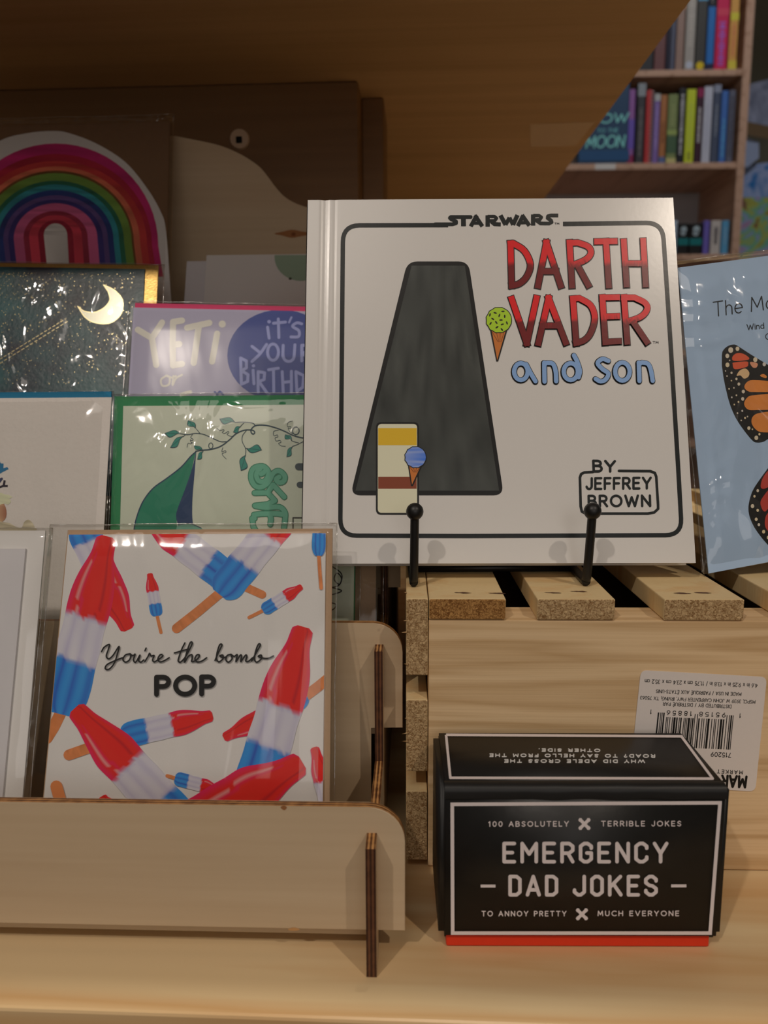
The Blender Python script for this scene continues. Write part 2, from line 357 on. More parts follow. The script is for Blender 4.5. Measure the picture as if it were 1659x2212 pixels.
# stroke alphabet, cap height 1, y up
G = {
 'A': (.78, [[(0, 0), (.39, 1), (.78, 0)], [(.13, .33), (.65, .33)]]),
 'B': (.62, [[(0, 0), (0, 1), (.3, 1)] + arc(.32, .765, .24, .235, 90, -90) + [(0, .53)], [(.3, .53)] + arc(.34, .265, .28, .265, 90, -90) + [(0, 0)]]),
 'C': (.76, [arc(.48, .5, .48, .5, 50, 310, 16)]),
 'D': (.7, [[(0, 0), (0, 1), (.22, 1)] + arc(.25, .5, .45, .5, 90, -90, 12) + [(0, 0)]]),
 'E': (.55, [[(.55, 1), (0, 1), (0, 0), (.55, 0)], [(0, .52), (.48, .52)]]),
 'F': (.52, [[(.52, 1), (0, 1), (0, 0)], [(0, .5), (.45, .5)]]),
 'G': (.8, [arc(.48, .5, .48, .5, 50, 360, 18) + [(.52, .5)]]),
 'H': (.68, [[(0, 0), (0, 1)], [(.68, 0), (.68, 1)], [(0, .52), (.68, .52)]]),
 'I': (.0, [[(0, 0), (0, 1)]]),
 'J': (.48, [[(.48, 1), (.48, .28)] + arc(.24, .26, .24, .26, 0, -170)]),
 'K': (.62, [[(0, 0), (0, 1)], [(.58, 1), (0, .4)], [(.2, .6), (.62, 0)]]),
 'L': (.5, [[(0, 1), (0, 0), (.5, 0)]]),
 'M': (.86, [[(0, 0), (.08, 1), (.43, .25), (.78, 1), (.86, 0)]]),
 'N': (.7, [[(0, 0), (0, 1), (.7, 0), (.7, 1)]]),
 'O': (.92, [arc(.46, .5, .46, .5, 0, 360, 24)]),
 'P': (.58, [[(0, 0), (0, 1), (.3, 1)] + arc(.32, .73, .26, .27, 90, -90) + [(0, .46)]]),
 'Q': (.92, [arc(.46, .5, .46, .5, 0, 360, 24), [(.55, .25), (.88, -.05)]]),
 'R': (.62, [[(0, 0), (0, 1), (.3, 1)] + arc(.33, .74, .26, .26, 90, -90) + [(0, .48)], [(.3, .48), (.62, 0)]]),
 'S': (.58, [smooth_pts([(.55, .85), (.3, 1.0), (.06, .84), (.1, .62), (.45, .42), (.56, .2), (.3, 0), (.0, .15)], 4)]),
 'T': (.7, [[(0, 1), (.7, 1)], [(.35, 1), (.35, 0)]]),
 'U': (.66, [[(0, 1), (0, .33)] + arc(.33, .33, .33, .33, 180, 360) + [(.66, 1)]]),
 'V': (.76, [[(0, 1), (.38, 0), (.76, 1)]]),
 'W': (1.1, [[(0, 1), (.28, 0), (.55, .85), (.82, 0), (1.1, 1)]]),
 'X': (.68, [[(0, 0), (.68, 1)], [(0, 1), (.68, 0)]]),
 'Y': (.72, [[(0, 1), (.36, .45), (.72, 1)], [(.36, .45), (.36, 0)]]),
 'Z': (.62, [[(0, 1), (.62, 1), (0, 0), (.62, 0)]]),
 '0': (.6, [arc(.3, .5, .3, .5, 0, 360, 20)]), '1': (.3, [[(.02, .8), (.22, 1), (.22, 0)]]),
 '2': (.55, [arc(.28, .72, .27, .28, 170, -20, 8) + [(0, 0), (.56, 0)]]),
 '3': (.55, [arc(.27, .75, .25, .25, 150, -80, 8) + [(.25, .52)] + arc(.27, .27, .28, .27, 80, -150, 8)]),
 '4': (.6, [[(.45, 0), (.45, 1), (0, .3), (.6, .3)]]),
 '5': (.55, [[(.5, 1), (.08, 1), (.04, .55)] + arc(.27, .32, .28, .32, 110, -150, 10)]),
 '6': (.56, [[(.45, 1), (.1, .55)] + arc(.28, .3, .28, .3, 150, -210, 14)]),
 '7': (.55, [[(0, 1), (.55, 1), (.18, 0)]]),
 '8': (.55, [arc(.28, .76, .23, .24, -90, 270, 14), arc(.28, .26, .28, .26, 90, 450, 14)]),
 '9': (.56, [arc(.28, .7, .28, .3, -30, 330, 14) + [(.5, .5), (.15, 0)]]),
 '/': (.35, [[(0, -.08), (.35, 1.05)]]), '.': (.04, [[(0, 0), (.03, .02)]]), ',': (.08, [[(.06, .04), (0, -.15)]]), '-': (.32, [[(0, .42), (.32, .42)]]),
 '?': (.45, [arc(.22, .76, .22, .24, 170, -40, 8) + [(.22, .4), (.22, .28)], [(.22, .02), (.23, .0)]]), "'": (.05, [[(.04, 1), (0, .75)]]),
 ' ': (.3, []),
 'i': (.0, [[(0, 0), (0, .66)], [(0, .9), (.01, .93)]]), 'n': (.45, [[(0, 0), (0, .66)], [(0, .45)] + arc(.23, .42, .22, .24, 160, 0, 6) + [(.45, 0)]]),
 'x': (.42, [[(0, 0), (.42, .66)], [(0, .66), (.42, 0)]]), 'c': (.45, [arc(.28, .33, .28, .33, 50, 310, 12)]),
 'm': (.75, [[(0, 0), (0, .66)], [(0, .45)] + arc(.19, .45, .18, .2, 160, 0, 5) + [(.37, 0)], [(.37, .45)] + arc(.56, .45, .19, .2, 160, 0, 5) + [(.75, 0)]]),
 'h': (.45, [[(0, 0), (0, 1.0)], [(0, .42)] + arc(.23, .42, .22, .24, 160, 0, 6) + [(.45, 0)]]),
 'e': (.56, [[(.03, .34), (.56, .34)] + arc(.28, .33, .28, .33, 0, 310, 14)]), 'o': (.6, [arc(.3, .33, .3, .33, 0, 360, 18)]),
 'd': (.52, [[(.52, 0), (.52, 1.0)], arc(.26, .33, .26, .33, 0, 360, 16)]), 'r': (.3, [[(0, 0), (0, .66)], [(0, .4)] + arc(.2, .44, .2, .22, 170, 60, 5)]),
 's': (.4, [smooth_pts([(.38, .56), (.2, .67), (.04, .54), (.2, .36), (.38, .2), (.22, .0), (.0, .1)], 4)]),
 't': (.36, [[(.15, .95), (.15, .12), (.32, 0)], [(0, .66), (.34, .66)]]),
 'a': (.52, [[(.52, 0), (.52, .64)], arc(.26, .33, .26, .33, 0, 360, 16)]), 'u': (.45, [[(0, .64), (0, .22)] + arc(.22, .22, .22, .22, 180, 360, 6) + [(.45, .64)], [(.45, .2), (.45, 0)]]),
 'p': (.52, [[(0, -.3), (0, .64)], arc(.26, .33, .26, .33, 0, 360, 16)]), 'g': (.52, [[(.52, .64), (.52, -.15), (.26, -.3), (.05, -.2)], arc(.26, .33, .26, .33, 0, 360, 16)]),
}
G['\u00c9'] = (.55, G['E'][1] + [[(.2, 1.14), (.38, 1.28)]])
c = .15
OCT = {
 'E': (.42, [[(.42, 1), (0, 1), (0, 0), (.42, 0)], [(0, .5), (.34, .5)]]), 'M': (.58, [[(0, 0), (0, 1), (.29, .42), (.58, 1), (.58, 0)]]),
 'R': (.44, [[(0, 0), (0, 1), (.44 - c, 1), (.44, 1 - c), (.44, .62), (.44 - c, .47), (0, .47)], [(.24, .47), (.44, 0)]]),
 'G': (.44, [[(.44, .74), (.44, 1 - c), (.44 - c, 1), (c, 1), (0, 1 - c), (0, c), (c, 0), (.44 - c, 0), (.44, c), (.44, .48), (.26, .48)]]),
 'N': (.46, [[(0, 0), (0, 1), (.46, 0), (.46, 1)]]), 'C': (.44, [[(.44, .74), (.44, 1 - c), (.44 - c, 1), (c, 1), (0, 1 - c), (0, c), (c, 0), (.44 - c, 0), (.44, c), (.44, .26)]]),
 'Y': (.5, [[(0, 1), (.25, .45), (.5, 1)], [(.25, .45), (.25, 0)]]),
 'D': (.44, [[(0, 0), (0, 1), (.44 - c, 1), (.44, 1 - c), (.44, c), (.44 - c, 0), (0, 0)]]), 'A': (.52, [[(0, 0), (.26, 1), (.52, 0)], [(.09, .27), (.43, .27)]]),
 'J': (.42, [[(.42, 1), (.42, c), (.42 - c, 0), (c, 0), (0, c), (0, .26)]]), 'O': (.44, [[(c, 1), (.44 - c, 1), (.44, 1 - c), (.44, c), (.44 - c, 0), (c, 0), (0, c), (0, 1 - c), (c, 1)]]),
 'K': (.48, [[(0, 0), (0, 1)], [(.46, 1), (0, .4)], [(.17, .58), (.48, 0)]]),
 'S': (.44, [[(.44, .76), (.44, 1 - c), (.44 - c, 1), (c, 1), (0, 1 - c), (0, .66), (c, .52), (.44 - c, .48), (.44, .34), (.44, c), (.44 - c, 0), (c, 0), (0, c), (0, .24)]]),
 ' ': (.2, []),
}
def text(ink, t, p0, p1, up, w, col, font=G, gap=.26, round_=True, up1=None):
    """baseline p0 -> p1 (stroke centres, px), cap vector up (px)"""
    x = 0; items = []
    for ch in t:
        g = font.get(ch) or font.get(ch.upper()) or font[' ']
        items.append((x, g)); x += g[0] + gap
    tot = max(x - gap, .01); up1 = up1 or up
    for gx, g in items:
        for st in g[1]:
            q = []
            for a, b in st:
                f = (gx + a) / tot; ux = up[0] + (up1[0] - up[0]) * f; uy = up[1] + (up1[1] - up[1]) * f
                q.append((p0[0] + (p1[0] - p0[0]) * f + ux * b, p0[1] + (p1[1] - p0[1]) * f + uy * b))
            ink.line(q, w, col, round_)
def cr(scale, ox, oy):
    return lambda *pts: [(ox + x * scale, oy + y * scale) for x, y in pts]
def cell(bm=None): pass
def sheet(name, pl, quad_px, z0, z1, mat, parent, bev=.0001, label=None, quad=None):
    """a board/card: quad in px on the plane (TL,TR,BR,BL) or local coordinates, from z0 to z1"""
    q = quad or [pl.hit(*p) for p in quad_px]
    return extrude(name, q[::-1], z0, z1, mat, parent, bev=bev, label=label)
def ext(pl, tl, tr, br, bl, zmin):
    """local quad whose lower edge is carried on down to world height zmin"""
    A = [pl.hit(*p) for p in (tl, tr, br, bl)]
    def down(t, b):
        zt, zb = pl.w(*t).z, pl.w(*b).z; f = (zt - zmin) / (zt - zb); return (t[0] + (b[0] - t[0]) * f, t[1] + (b[1] - t[1]) * f)
    return [A[0], A[1], down(A[1], A[2]), down(A[0], A[3])]
def grow(q, l, t, r, b):
    return [(q[0][0] - l, q[0][1] + t), (q[1][0] + r, q[1][1] + t), (q[2][0] + r, q[2][1] - b), (q[3][0] - l, q[3][1] - b)]
def bag(name, q, z0, z1, mat, parent, seed=0, amp=.0006, nx=26, ny=34):
    """cellophane sleeve: a wrinkled front sheet and a flat back joined round the rim"""
    V = []; F = []
    for j in range(ny + 1):
        for i in range(nx + 1):
            s, t = i / nx, j / ny
            a = (q[0][0] * (1 - s) + q[1][0] * s) * (1 - t) + (q[3][0] * (1 - s) + q[2][0] * s) * t
            b = (q[0][1] * (1 - s) + q[1][1] * s) * (1 - t) + (q[3][1] * (1 - s) + q[2][1] * s) * t
            e = min(s, 1 - s, t, 1 - t); k = min(1, e * 12)
            n = mnoise.noise(Vector((a * 90 + seed * 7.3, b * 26 + seed, seed * 3.1))) + .5 * mnoise.noise(Vector((a * 230, b * 60 + seed, seed)))
            V.append((a, b, (z0 + z1) / 2 + ((z1 - (z0 + z1) / 2) + abs(n) * amp) * k))
    W1 = nx + 1
    for j in range(ny):
        for i in range(nx): F.append((j * W1 + i, (j + 1) * W1 + i, (j + 1) * W1 + i + 1, j * W1 + i + 1))
    rim = [i for i in range(W1)] + [j * W1 + nx for j in range(1, ny + 1)] + [ny * W1 + i for i in range(nx - 1, -1, -1)] + [j * W1 for j in range(ny - 1, 0, -1)]
    k = len(V)
    ca = sum(p[0] for p in q) / 4; cb = sum(p[1] for p in q) / 4
    for r in rim:
        v = V[r]; V.append((ca + (v[0] - ca) * .985, cb + (v[1] - cb) * .985, z0))
    n = len(rim)
    for i in range(n): F.append((rim[i], rim[(i + 1) % n], k + (i + 1) % n, k + i))
    V.append((ca, cb, z0)); c0 = len(V) - 1
    for i in range(n): F.append((k + i, k + (i + 1) % n, c0))
    for (p0, p1) in ((q[0], q[3]), (q[1], q[2]), (q[0], q[1])):
        P = []
        for t in range(25):
            t /= 24; a = p0[0] + (p1[0] - p0[0]) * t; b = p0[1] + (p1[1] - p0[1]) * t
            w_ = mnoise.noise(Vector((a * 60 + seed, b * 60, seed))) * .0004; P.append((a * .999 + w_, b * .999 + w_, (z0 + z1) / 2 + w_ + .0002))
        tube('sleeve_seam', P, .00022, M['seam'], parent, n=6)
    return mesh(name, V, F, mat, parent, smooth=True)
# ================================================================== materials in use
M = {}
M['maple'] = wood('maple', pc(196, 166, 122), pc(150, 112, 70), (1.6, 22, 22), .38, .3, .08, 6, .4, (.35, 1.0), .12)
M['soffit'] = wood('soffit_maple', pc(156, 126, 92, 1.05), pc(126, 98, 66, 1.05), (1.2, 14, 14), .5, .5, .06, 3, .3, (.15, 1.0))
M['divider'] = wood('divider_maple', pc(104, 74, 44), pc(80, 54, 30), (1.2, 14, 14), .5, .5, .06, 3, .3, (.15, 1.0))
M['birch'] = wood('birch_ply_face', pc(150, 128, 100, 1.0), pc(138, 114, 86, 1.0), (3, 30, 40), .55, .5, .06, 3, .3, (.2, .95))
M['pine'] = wood('pine', pc(172, 142, 104), pc(140, 108, 70), (3.0, 60, 60), .6, .4, .25, 9, .25, (.3, 1.0))
M['pinetop'] = wood('pine_slat', pc(196, 166, 118), pc(160, 122, 76), (40, 5, 50), .6, .4, .25, 4, .25, (.35, .95))
M['endgrain'] = endgrain('pine_end_grain', pc(165, 135, 95), pc(105, 74, 42))
M['endgrain_dark'] = endgrain('resin_end_grain', pc(150, 108, 60), pc(92, 56, 24))
M['ply_y'] = plyedge('ply_edge_panel', 2); M['ply_x'] = plyedge('ply_edge_fin', 0)
M['burnt'] = paper('burnt_ply', pc(62, 34, 18), .6, .3, .3, 500, .3)
M['white'] = paper('white_card', (.78, .765, .75), .5, .3, .08, 900, .015)
M['watercolour'] = paper('watercolour_paper', (.74, .70, .66), .8, .15, .55, 420, .03)
M['kraft'] = paper('kraft_paper', pc(138, 110, 84), .8, .15, .2, 700, .06)
M['kraft_dark'] = paper('kraft_backing', pc(92, 68, 48), .8, .15, .2, 700, .06)
M['env_white'] = paper('white_envelope', (.70, .69, .72), .7, .2, .1, 600, .02)
M['env_green'] = paper('green_envelope', pc(40, 98, 60), .6, .25, .15, 600, .05)
M['env_teal'] = paper('teal_envelope', pc(16, 84, 108), .6, .25, .15, 600, .05)
M['env_pink'] = paper('pink_envelope', pc(225, 70, 110), .6, .25, .1, 600, .04)
M['env_gold'] = paper('gold_envelope', (.62, .40, .12), .32, .6, .25, 900, .25, metal=.75)
M['sage'] = paper('sage_card', pc(152, 152, 130), .4, .35, .03, 500, .02)
M['lilac'] = paper('lilac_card', pc(134, 126, 138), .5, .3, .03, 500, .02)
M['sky'] = paper('pale_blue_card', pc(128, 142, 156), .5, .3, .02, 30, .06)
M['gloss_white'] = paper('glossy_cover', (.74, .725, .70), .22, .5, .03, 500, .01)
M['pages'] = paper('page_edges', (.62, .54, .44), .8, .1, .6, 900, .2)
M['black_box'] = paper('black_box_paper', (.012, .012, .012), .45, .4, .25, 160, .2)
M['red_base'] = paper('red_box_base', (.75, .045, .015), .5, .3, .1, 400, .05)
M['wire'] = paper('black_wire', (.008, .008, .008), .42, .5, .1, 900, .1)
M['cream_sticker'] = paper('sticker_paper', pc(165, 152, 140), .5, .3, .05, 600, .02)
M['tape'] = paper('clear_tape', pc(156, 130, 98, 1.12), .25, .5, .1, 200, .04)
M['plug'] = paper('screw_plug', pc(150, 124, 98), .5, .3, .2, 300, .05)
M['dark'] = paper('dark_recess', (.01, .008, .006), .9, .1)
M['case'] = wood('bookcase_laminate', pc(150, 118, 96), pc(132, 100, 78), (30, 30, 2), .5, .4, .05, 4, .3)
M['case_back'] = paper('bookcase_back', (.5, .5, .54), .7, .2)
M['ink'] = printm('printed_ink', .45, .3)
M['ink_gloss'] = printm('gloss_ink', .3, .35, bump=.08, bscale=260)
M['ink_soft'] = printm('watercolour_print', .5, .3)
M['ink_foil'] = printm('gold_foil_ink', .25, .5, metal=.7)
M['ink_matte'] = printm('matte_white_ink', .6, .2)
M['cello'] = cello('cellophane', .07, .35, (26, 7, 20), gloss=1.0)
M['cello_flat'] = cello('smooth_cellophane', .16, .10, (20, 7, 20), gloss=.22)
M['cello_wrinkled'] = cello('crumpled_cellophane', .06, .6, (34, 22, 20), gloss=1.3)
M['seam'] = cello('sleeve_seam', .18, .2, (60, 60, 60), gloss=6.0)
M['glitter'] = printm('glitter_print', .5, .4, bump=.5, bscale=1500)
M['wall'] = paper('olive_wall', (.22, .21, .16), .9, .1, .1, 40, .1)
M['floor'] = wood('floor_boards', (.22, .13, .07), (.14, .08, .045), (2, 14, 10), .4)
M['ceil'] = paper('ceiling_paint', (.35, .33, .30), .9, .1)
K = (.006, .006, .006)
BLK = (.012, .012, .012)

# ================================================================== the room shell
def struct(name, lo, hi, m):
    o = box(name, lo, hi, m); o['kind'] = 'structure'; return o
struct('floor', (-2.6, -2.6, -1.0), (2.6, 3.2, -.95), M['floor'])
struct('wall_back', (-2.6, 3.1, -.95), (2.6, 3.2, 2.35), M['wall'])
struct('ceiling', (-2.6, -2.6, 2.35), (2.6, 3.2, 2.4), M['ceil'])
struct('wall_right', (2.5, -2.6, -.95), (2.6, 3.1, 2.35), M['wall'])
struct('wall_left', (-2.6, -2.6, -.95), (-2.5, 3.1, 2.35), M['wall'])

# ================================================================== display unit (lower board, upper board, divider)
YAW = 2.8
UP = Pl(point=ground(830, 2205), yaw=YAW)                 # vertical plane through the front edge of the lower board
unit = empty('display_shelf_unit', UP.mat(), 'pale maple shelving unit whose boards carry the cards, book and crate', 'shelving')
def U(v):                                                  # world point -> unit coordinates (a right, b up, c to the viewer)
    q = Vector(v) - UP.o; return (q.dot(UP.u), q.dot(UP.v), q.dot(UP.n))
board = box('lower_board', (-1.3, -.022, -1.0), (.75, 0, 0), M['maple'], unit, .0012, 2)
board2 = None
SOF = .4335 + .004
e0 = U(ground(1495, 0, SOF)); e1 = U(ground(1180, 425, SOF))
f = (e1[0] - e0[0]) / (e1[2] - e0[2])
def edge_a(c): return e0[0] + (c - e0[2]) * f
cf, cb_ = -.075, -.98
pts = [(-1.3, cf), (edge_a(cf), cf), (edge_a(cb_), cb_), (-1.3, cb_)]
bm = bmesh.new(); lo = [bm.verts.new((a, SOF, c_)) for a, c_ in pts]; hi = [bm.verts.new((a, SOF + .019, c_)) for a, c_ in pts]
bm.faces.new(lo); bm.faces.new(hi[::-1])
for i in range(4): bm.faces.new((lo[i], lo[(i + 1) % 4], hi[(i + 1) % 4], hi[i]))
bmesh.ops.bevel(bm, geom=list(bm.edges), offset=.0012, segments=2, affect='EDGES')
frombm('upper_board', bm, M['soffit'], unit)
# divider panel behind the card rack: front face and its right side
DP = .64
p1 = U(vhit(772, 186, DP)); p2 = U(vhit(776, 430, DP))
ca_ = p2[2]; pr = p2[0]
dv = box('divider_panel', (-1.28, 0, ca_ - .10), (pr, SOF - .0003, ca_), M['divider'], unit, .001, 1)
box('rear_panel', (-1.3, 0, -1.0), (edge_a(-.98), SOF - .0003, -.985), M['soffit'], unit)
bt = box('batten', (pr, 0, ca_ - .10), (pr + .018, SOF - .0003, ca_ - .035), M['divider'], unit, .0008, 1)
sc = U(vhit(515, 297, DP))
cap = bmesh.new(); bmesh.ops.create_cone(cap, cap_ends=True, segments=32, radius1=.0078, radius2=.0072, depth=.002)
pl_ = frombm('screw_cap', cap, M['plug'], dv); pl_.location = (sc[0], sc[1], ca_ + .001)
q = bmesh.new(); bmesh.ops.create_cone(q, cap_ends=True, segments=5, radius1=.0022, radius2=.0018, depth=.0006)
box('screw_recess', (sc[0] - .0026, sc[1] - .0034, ca_ + .0018), (sc[0] + .0022, sc[1] + .0016, ca_ + .0024), M['dark'], pl_ and unit, .0004, 1); q.free()
# strip of clear tape stuck under the upper board
t_ = [U(ground(x, y, SOF)) for x, y in ((1145, 268), (1285, 262), (1243, 314), (1146, 316))]
mesh('tape_strip', [(p[0], SOF - .0004, p[2]) for p in t_] + [(p[0], SOF - .0001, p[2]) for p in t_],
     [(0, 1, 2, 3), (7, 6, 5, 4), (0, 4, 5, 1), (1, 5, 6, 2), (2, 6, 7, 3), (3, 7, 4, 0)], M['tape'], unit, label='pale strip of tape stuck under the upper board')

# ================================================================== plywood card rack
RP0 = Pl(ref=(875, 2012), d=.245, yaw=2.1)
RP = Pl(point=(RP0.o.x, RP0.o.y, 0.0), yaw=2.1)
rack = empty('plywood_card_rack', RP.mat(), 'stepped birch plywood rack with burnt laser-cut edges holding greeting cards', 'card rack')
def rc(cx, cy, r, a0, a1, n=8): return arc(cx, cy, r, r, a0, a1, n)
ZT, ZB, TH = .0573, .0107, .0035
DC, DZ = -.068, .0447
fa = RP.hit(801, 1900, .009)[0]
def panel(k, inner):
    zt, zb = ZT + DZ * k, ZB + DZ * k
    pts = [(-.46, zb if not inner else zb - DZ + .002), ((fa - .004) if inner else -.2, zb if not inner else zb - DZ + .002)]
    if inner: pts += [(fa - .004, zb)]
    ar = (0, -.0016, -.0035, -.0035)[k]
    pts += [(ar, zb)] + rc(ar - .0125, zt - .0125, .0125, 0, 90) + [(-.46, zt)]
    return extrude('panel', pts, DC * k - TH, DC * k, [M['birch'], M['ply_y']], rack, bev=.0002)
for k in range(4): panel(k, k > 0)
prof = [(-.0, 0)]
prof = [(.0095, .0002), (.0095, .0478)]
for k in range(4):
    prof += [(DC * k - .004, .0478 + DZ * k)] if k == 0 else []
    if k < 3:
        prof += [(DC * k - .004, .0445 + DZ * k), (DC * (k + 1) + .009, .0445 + DZ * k), (DC * (k + 1) + .009, .0495 + DZ * (k + 1) - .0015), (DC * (k + 1) - .004, .0495 + DZ * (k + 1) - .0015)]
BK = -.335
prof += [(DC * 3 - .004, .0445 + DZ * 3), (BK, .0445 + DZ * 3), (BK, .0002)]
def fin(a):
    bm = bmesh.new()
    L = [bm.verts.new((a - TH / 2, z, c_)) for c_, z in prof]; Rr = [bm.verts.new((a + TH / 2, z, c_)) for c_, z in prof]
    fl = bm.faces.new(L); fr_ = bm.faces.new(Rr[::-1]); n = len(prof)
    for i in range(n):
        e = bm.faces.new((L[i], L[(i + 1) % n], Rr[(i + 1) % n], Rr[i])); e.material_index = 1
        if abs(prof[i][0] - prof[(i + 1) % n][0]) < 1e-6: e.material_index = 2
    for v in bm.verts: v.co.x -= a
    o = frombm('fin', bm, [M['birch'], M['ply_x'], M['burnt_fin']], rack); o.location.x = a; return o
M['burnt_fin'] = plyedge('burnt_fin_edge', 0, light=pc(78, 46, 26), dark=pc(40, 20, 10))
fin(fa); fin(-.44)
for k in range(4):
    c1 = DC * (k + 1) if k < 3 else BK
    box('ledge', (-.46, .006 + DZ * k, c1 + .0002), (fa - .002, .009 + DZ * k, DC * k - TH - .0002), M['birch'], rack, .0002, 1)
# scalloped back board
BP = RP._sh(BK)
cw = [(380, 294), (440, 306), (470, 313), (500, 324), (530, 339), (560, 360), (578, 381), (596, 405), (620, 429), (660, 447), (720, 458), (800, 470), (845, 482), (858, 500)]
top = [BP.hit(*p) for p in smooth_pts(cw, 4)]
ax, az = BP.hit(380, 294)
left = [(ax - .02, az + .001), (ax - .06, az - .004), (ax - .10, az - .02), (ax - .13, az - .045), (ax - .17, az - .055), (-.46, az - .06)]
extrude('scalloped_back', [(-.46, .0002), (top[-1][0], .0002)] + [(p[0], p[1]) for p in top[::-1]] + left, BK - TH, BK, [M['birch'], M['ply_y']], rack, bev=.0002)
ik = Ink(BP, M['ink_matte'], rack, base=BK + .00008)
ik.fill(smooth_pts([(592, 505), (612, 500), (632, 496), (652, 500), (690, 504), (652, 510), (630, 514), (610, 509)], 3, True), pc(118, 74, 40, 1.0))
ik.layer = 1
ik.disc((634, 506), 5, pc(92, 50, 22), 4)
ik.done('wood_knot')
# faint darker specks on the front panel edges
ik = Ink(RP, M['ink_matte'], rack)
ik.fill(smooth_pts([(606, 1744), (613, 1740), (620, 1744), (614, 1750)], 3, True), pc(110, 70, 40))
ik.done('edge_scorch'); ik = Ink(RP, M['ink_matte'], rack)
ik.fill(smooth_pts([(622, 2007), (634, 2003), (648, 2007), (640, 2010), (628, 2010)], 3, True), pc(140, 100, 60)); ik.done('edge_scorch')

# ================================================================== cards
LEAN = 21
def tierplane(k, extra=0.0, ref=(400, 1727)):
    base = Pl(ref=(400, 1727), d=.2775, yaw=2.1, lean=LEAN)
    o = base.o + RP.n * (DC * k) + Vector((0, 0, DZ * k))
    q = Pl(point=o, yaw=2.1, lean=LEAN); return q._sh(-extra)
def zfloor(k): return .0092 + DZ * k
def unclip(q, pl): pass

# ---- ice pop card (front tier)
P1 = tierplane(0)
pop = empty('greeting_card', P1.mat(), 'white card printed with red, white and blue ice pops, in front tier', 'card', 'greeting cards in the rack')
qf = ext(P1, (147, 1155), (704, 1152), (697, 1730), (94, 1728), zfloor(0) + .0008)
sheet('card_front', P1, None, -.0008, 0, M['white'], pop, quad=qf)
sheet('envelope', P1, None, -.0022, -.0010, M['kraft'], pop, quad=grow(qf, .0008, .0022, .0026, 0))
bag('sleeve', grow(qf, .0085, .0045, .0045, .0004), -.0030, .0012, M['cello'], pop, 1, .0005)
clip = [(147, 1155), (704, 1152), (697, 1760), (91, 1760)]
A = cr(.4702, 0, 1120)
ik = Ink(P1, M['ink_soft'], pop, clip)
def mixc(a, b, t): t = max(0, min(1, t)); return tuple(x + (y - x) * t for x, y in zip(a, b))
REDc, REDh, MAG = pc(205, 22, 16), pc(222, 40, 26), pc(165, 14, 62)
WHc, WHs = pc(168, 160, 160), pc(128, 118, 138)
BLc, BLd = pc(30, 112, 172), pc(34, 52, 122)
STc, STd = pc(168, 98, 54), pc(120, 66, 30)
def icepop(tip, end, w, stick=None, seed=0, r1=.43, r2=.71, sw=.26):
    (x0, y0), (x1, y1) = A(tip)[0], A(end)[0]; w = w * .4702
    L = math.dist((x0, y0), (x1, y1)); dx, dy = (x1 - x0) / L, (y1 - y0) / L; nx_, ny_ = -dy, dx
    if stick:
        sx, sy = A(stick)[0]
        ik.line([(x1 - dx * L * .04, y1 - dy * L * .04), ((x1 + sx) / 2, (y1 + sy) / 2), (sx, sy)], w * sw, lambda x, y: mixc(STc, STd, .2 + .5 * mnoise.noise(Vector((x * .12 + seed, y * .05, 3)))), maxseg=5)
        ik.layer += 1
    def hw(t):
        if t < .025: k = .46 * math.sqrt(max(0, .3 + .7 * (1 - (1 - t / .025) ** 2)))
        elif t < .34:
            e = max(0, (t - .07) / .27); k = .46 + .08 * (t - .025) / .1 if e == 0 else .496 + .484 * (e * e * (3 - 2 * e)) ** .85
        elif t < .9: k = .98 + .02 * math.sin(t * 9)
        else: k = .98 * math.sqrt(max(0.02, 1 - ((t - .9) / .1) ** 2 * .75))
        return k * w / 2
    NT, NU = 58, 16
    def pt(i, j):
        t = i / NT; u = -1 + 2 * j / NU; h = hw(t) * (1 + .015 * math.sin(t * 30 + seed))
        return (x0 + dx * L * t + nx_ * h * u, y0 + dy * L * t + ny_ * h * u)
    def colr(i, j):
        t = i / NT; u = -1 + 2 * j / NU
        g = abs(math.sin((u * 1.5 + .25 * math.sin(seed)) * math.pi)) ** .7   # moulded ribs of the pop, as printed
        tw = t + .007 * math.cos(u * 7 + seed) + .010 * u * math.sin(seed)
        nz = .5 + .5 * mnoise.noise(Vector((u * 3 + seed * 5, t * 6, 1.7)))
        if tw < r1:
            c_ = mixc(REDc, REDh, nz); e = max(0, abs(u + .05) - .72) / .28
            c_ = mixc(c_, MAG, e * .8)
            if abs(u - .38 - .1 * math.sin(t * 7)) < .07 and t > .1: c_ = mixc(c_, MAG, .55)
            if abs(u - .52 - .1 * math.sin(t * 7)) < .05 and t > .14: c_ = mixc(c_, (.8, .5, .5), .6)
            if abs(u + .45 + .08 * math.sin(t * 8)) < .06: c_ = mixc(c_, (.35, .0, .02), .5)
        elif tw < r2: c_ = mixc(WHs, WHc, .25 + .75 * g * (.6 + .4 * nz)); c_ = mixc(c_, (.8, .78, .76), .25 * nz)
        else:
            c_ = mixc(BLd, BLc, .1 + .9 * g); c_ = mixc(c_, pc(90, 165, 205), .35 * nz * g)
        b = min(abs(tw - r1), abs(tw - r2))
        if b < .012: c_ = mixc(c_, WHs, .4)
        return c_
    for i in range(NT):
        for j in range(NU):
            pp = [pt(i, j), pt(i, j + 1), pt(i + 1, j + 1), pt(i + 1, j)]
            ar = sum(pp[k][0] * pp[(k + 1) % 4][1] - pp[(k + 1) % 4][0] * pp[k][1] for k in range(4)); cc = [colr(i, j), colr(i, j + 1), colr(i + 1, j + 1), colr(i + 1, j)]
            if ar < 0: pp = pp[::-1]; cc = cc[::-1]
            ik.poly(pp, cc)
    ik.layer += 1
icepop((590, 512), (365, 20), 150, None, 1, .62, .82)
icepop((492, 82), (283, 900), 205, (215, 1010), 2, .46, .70)
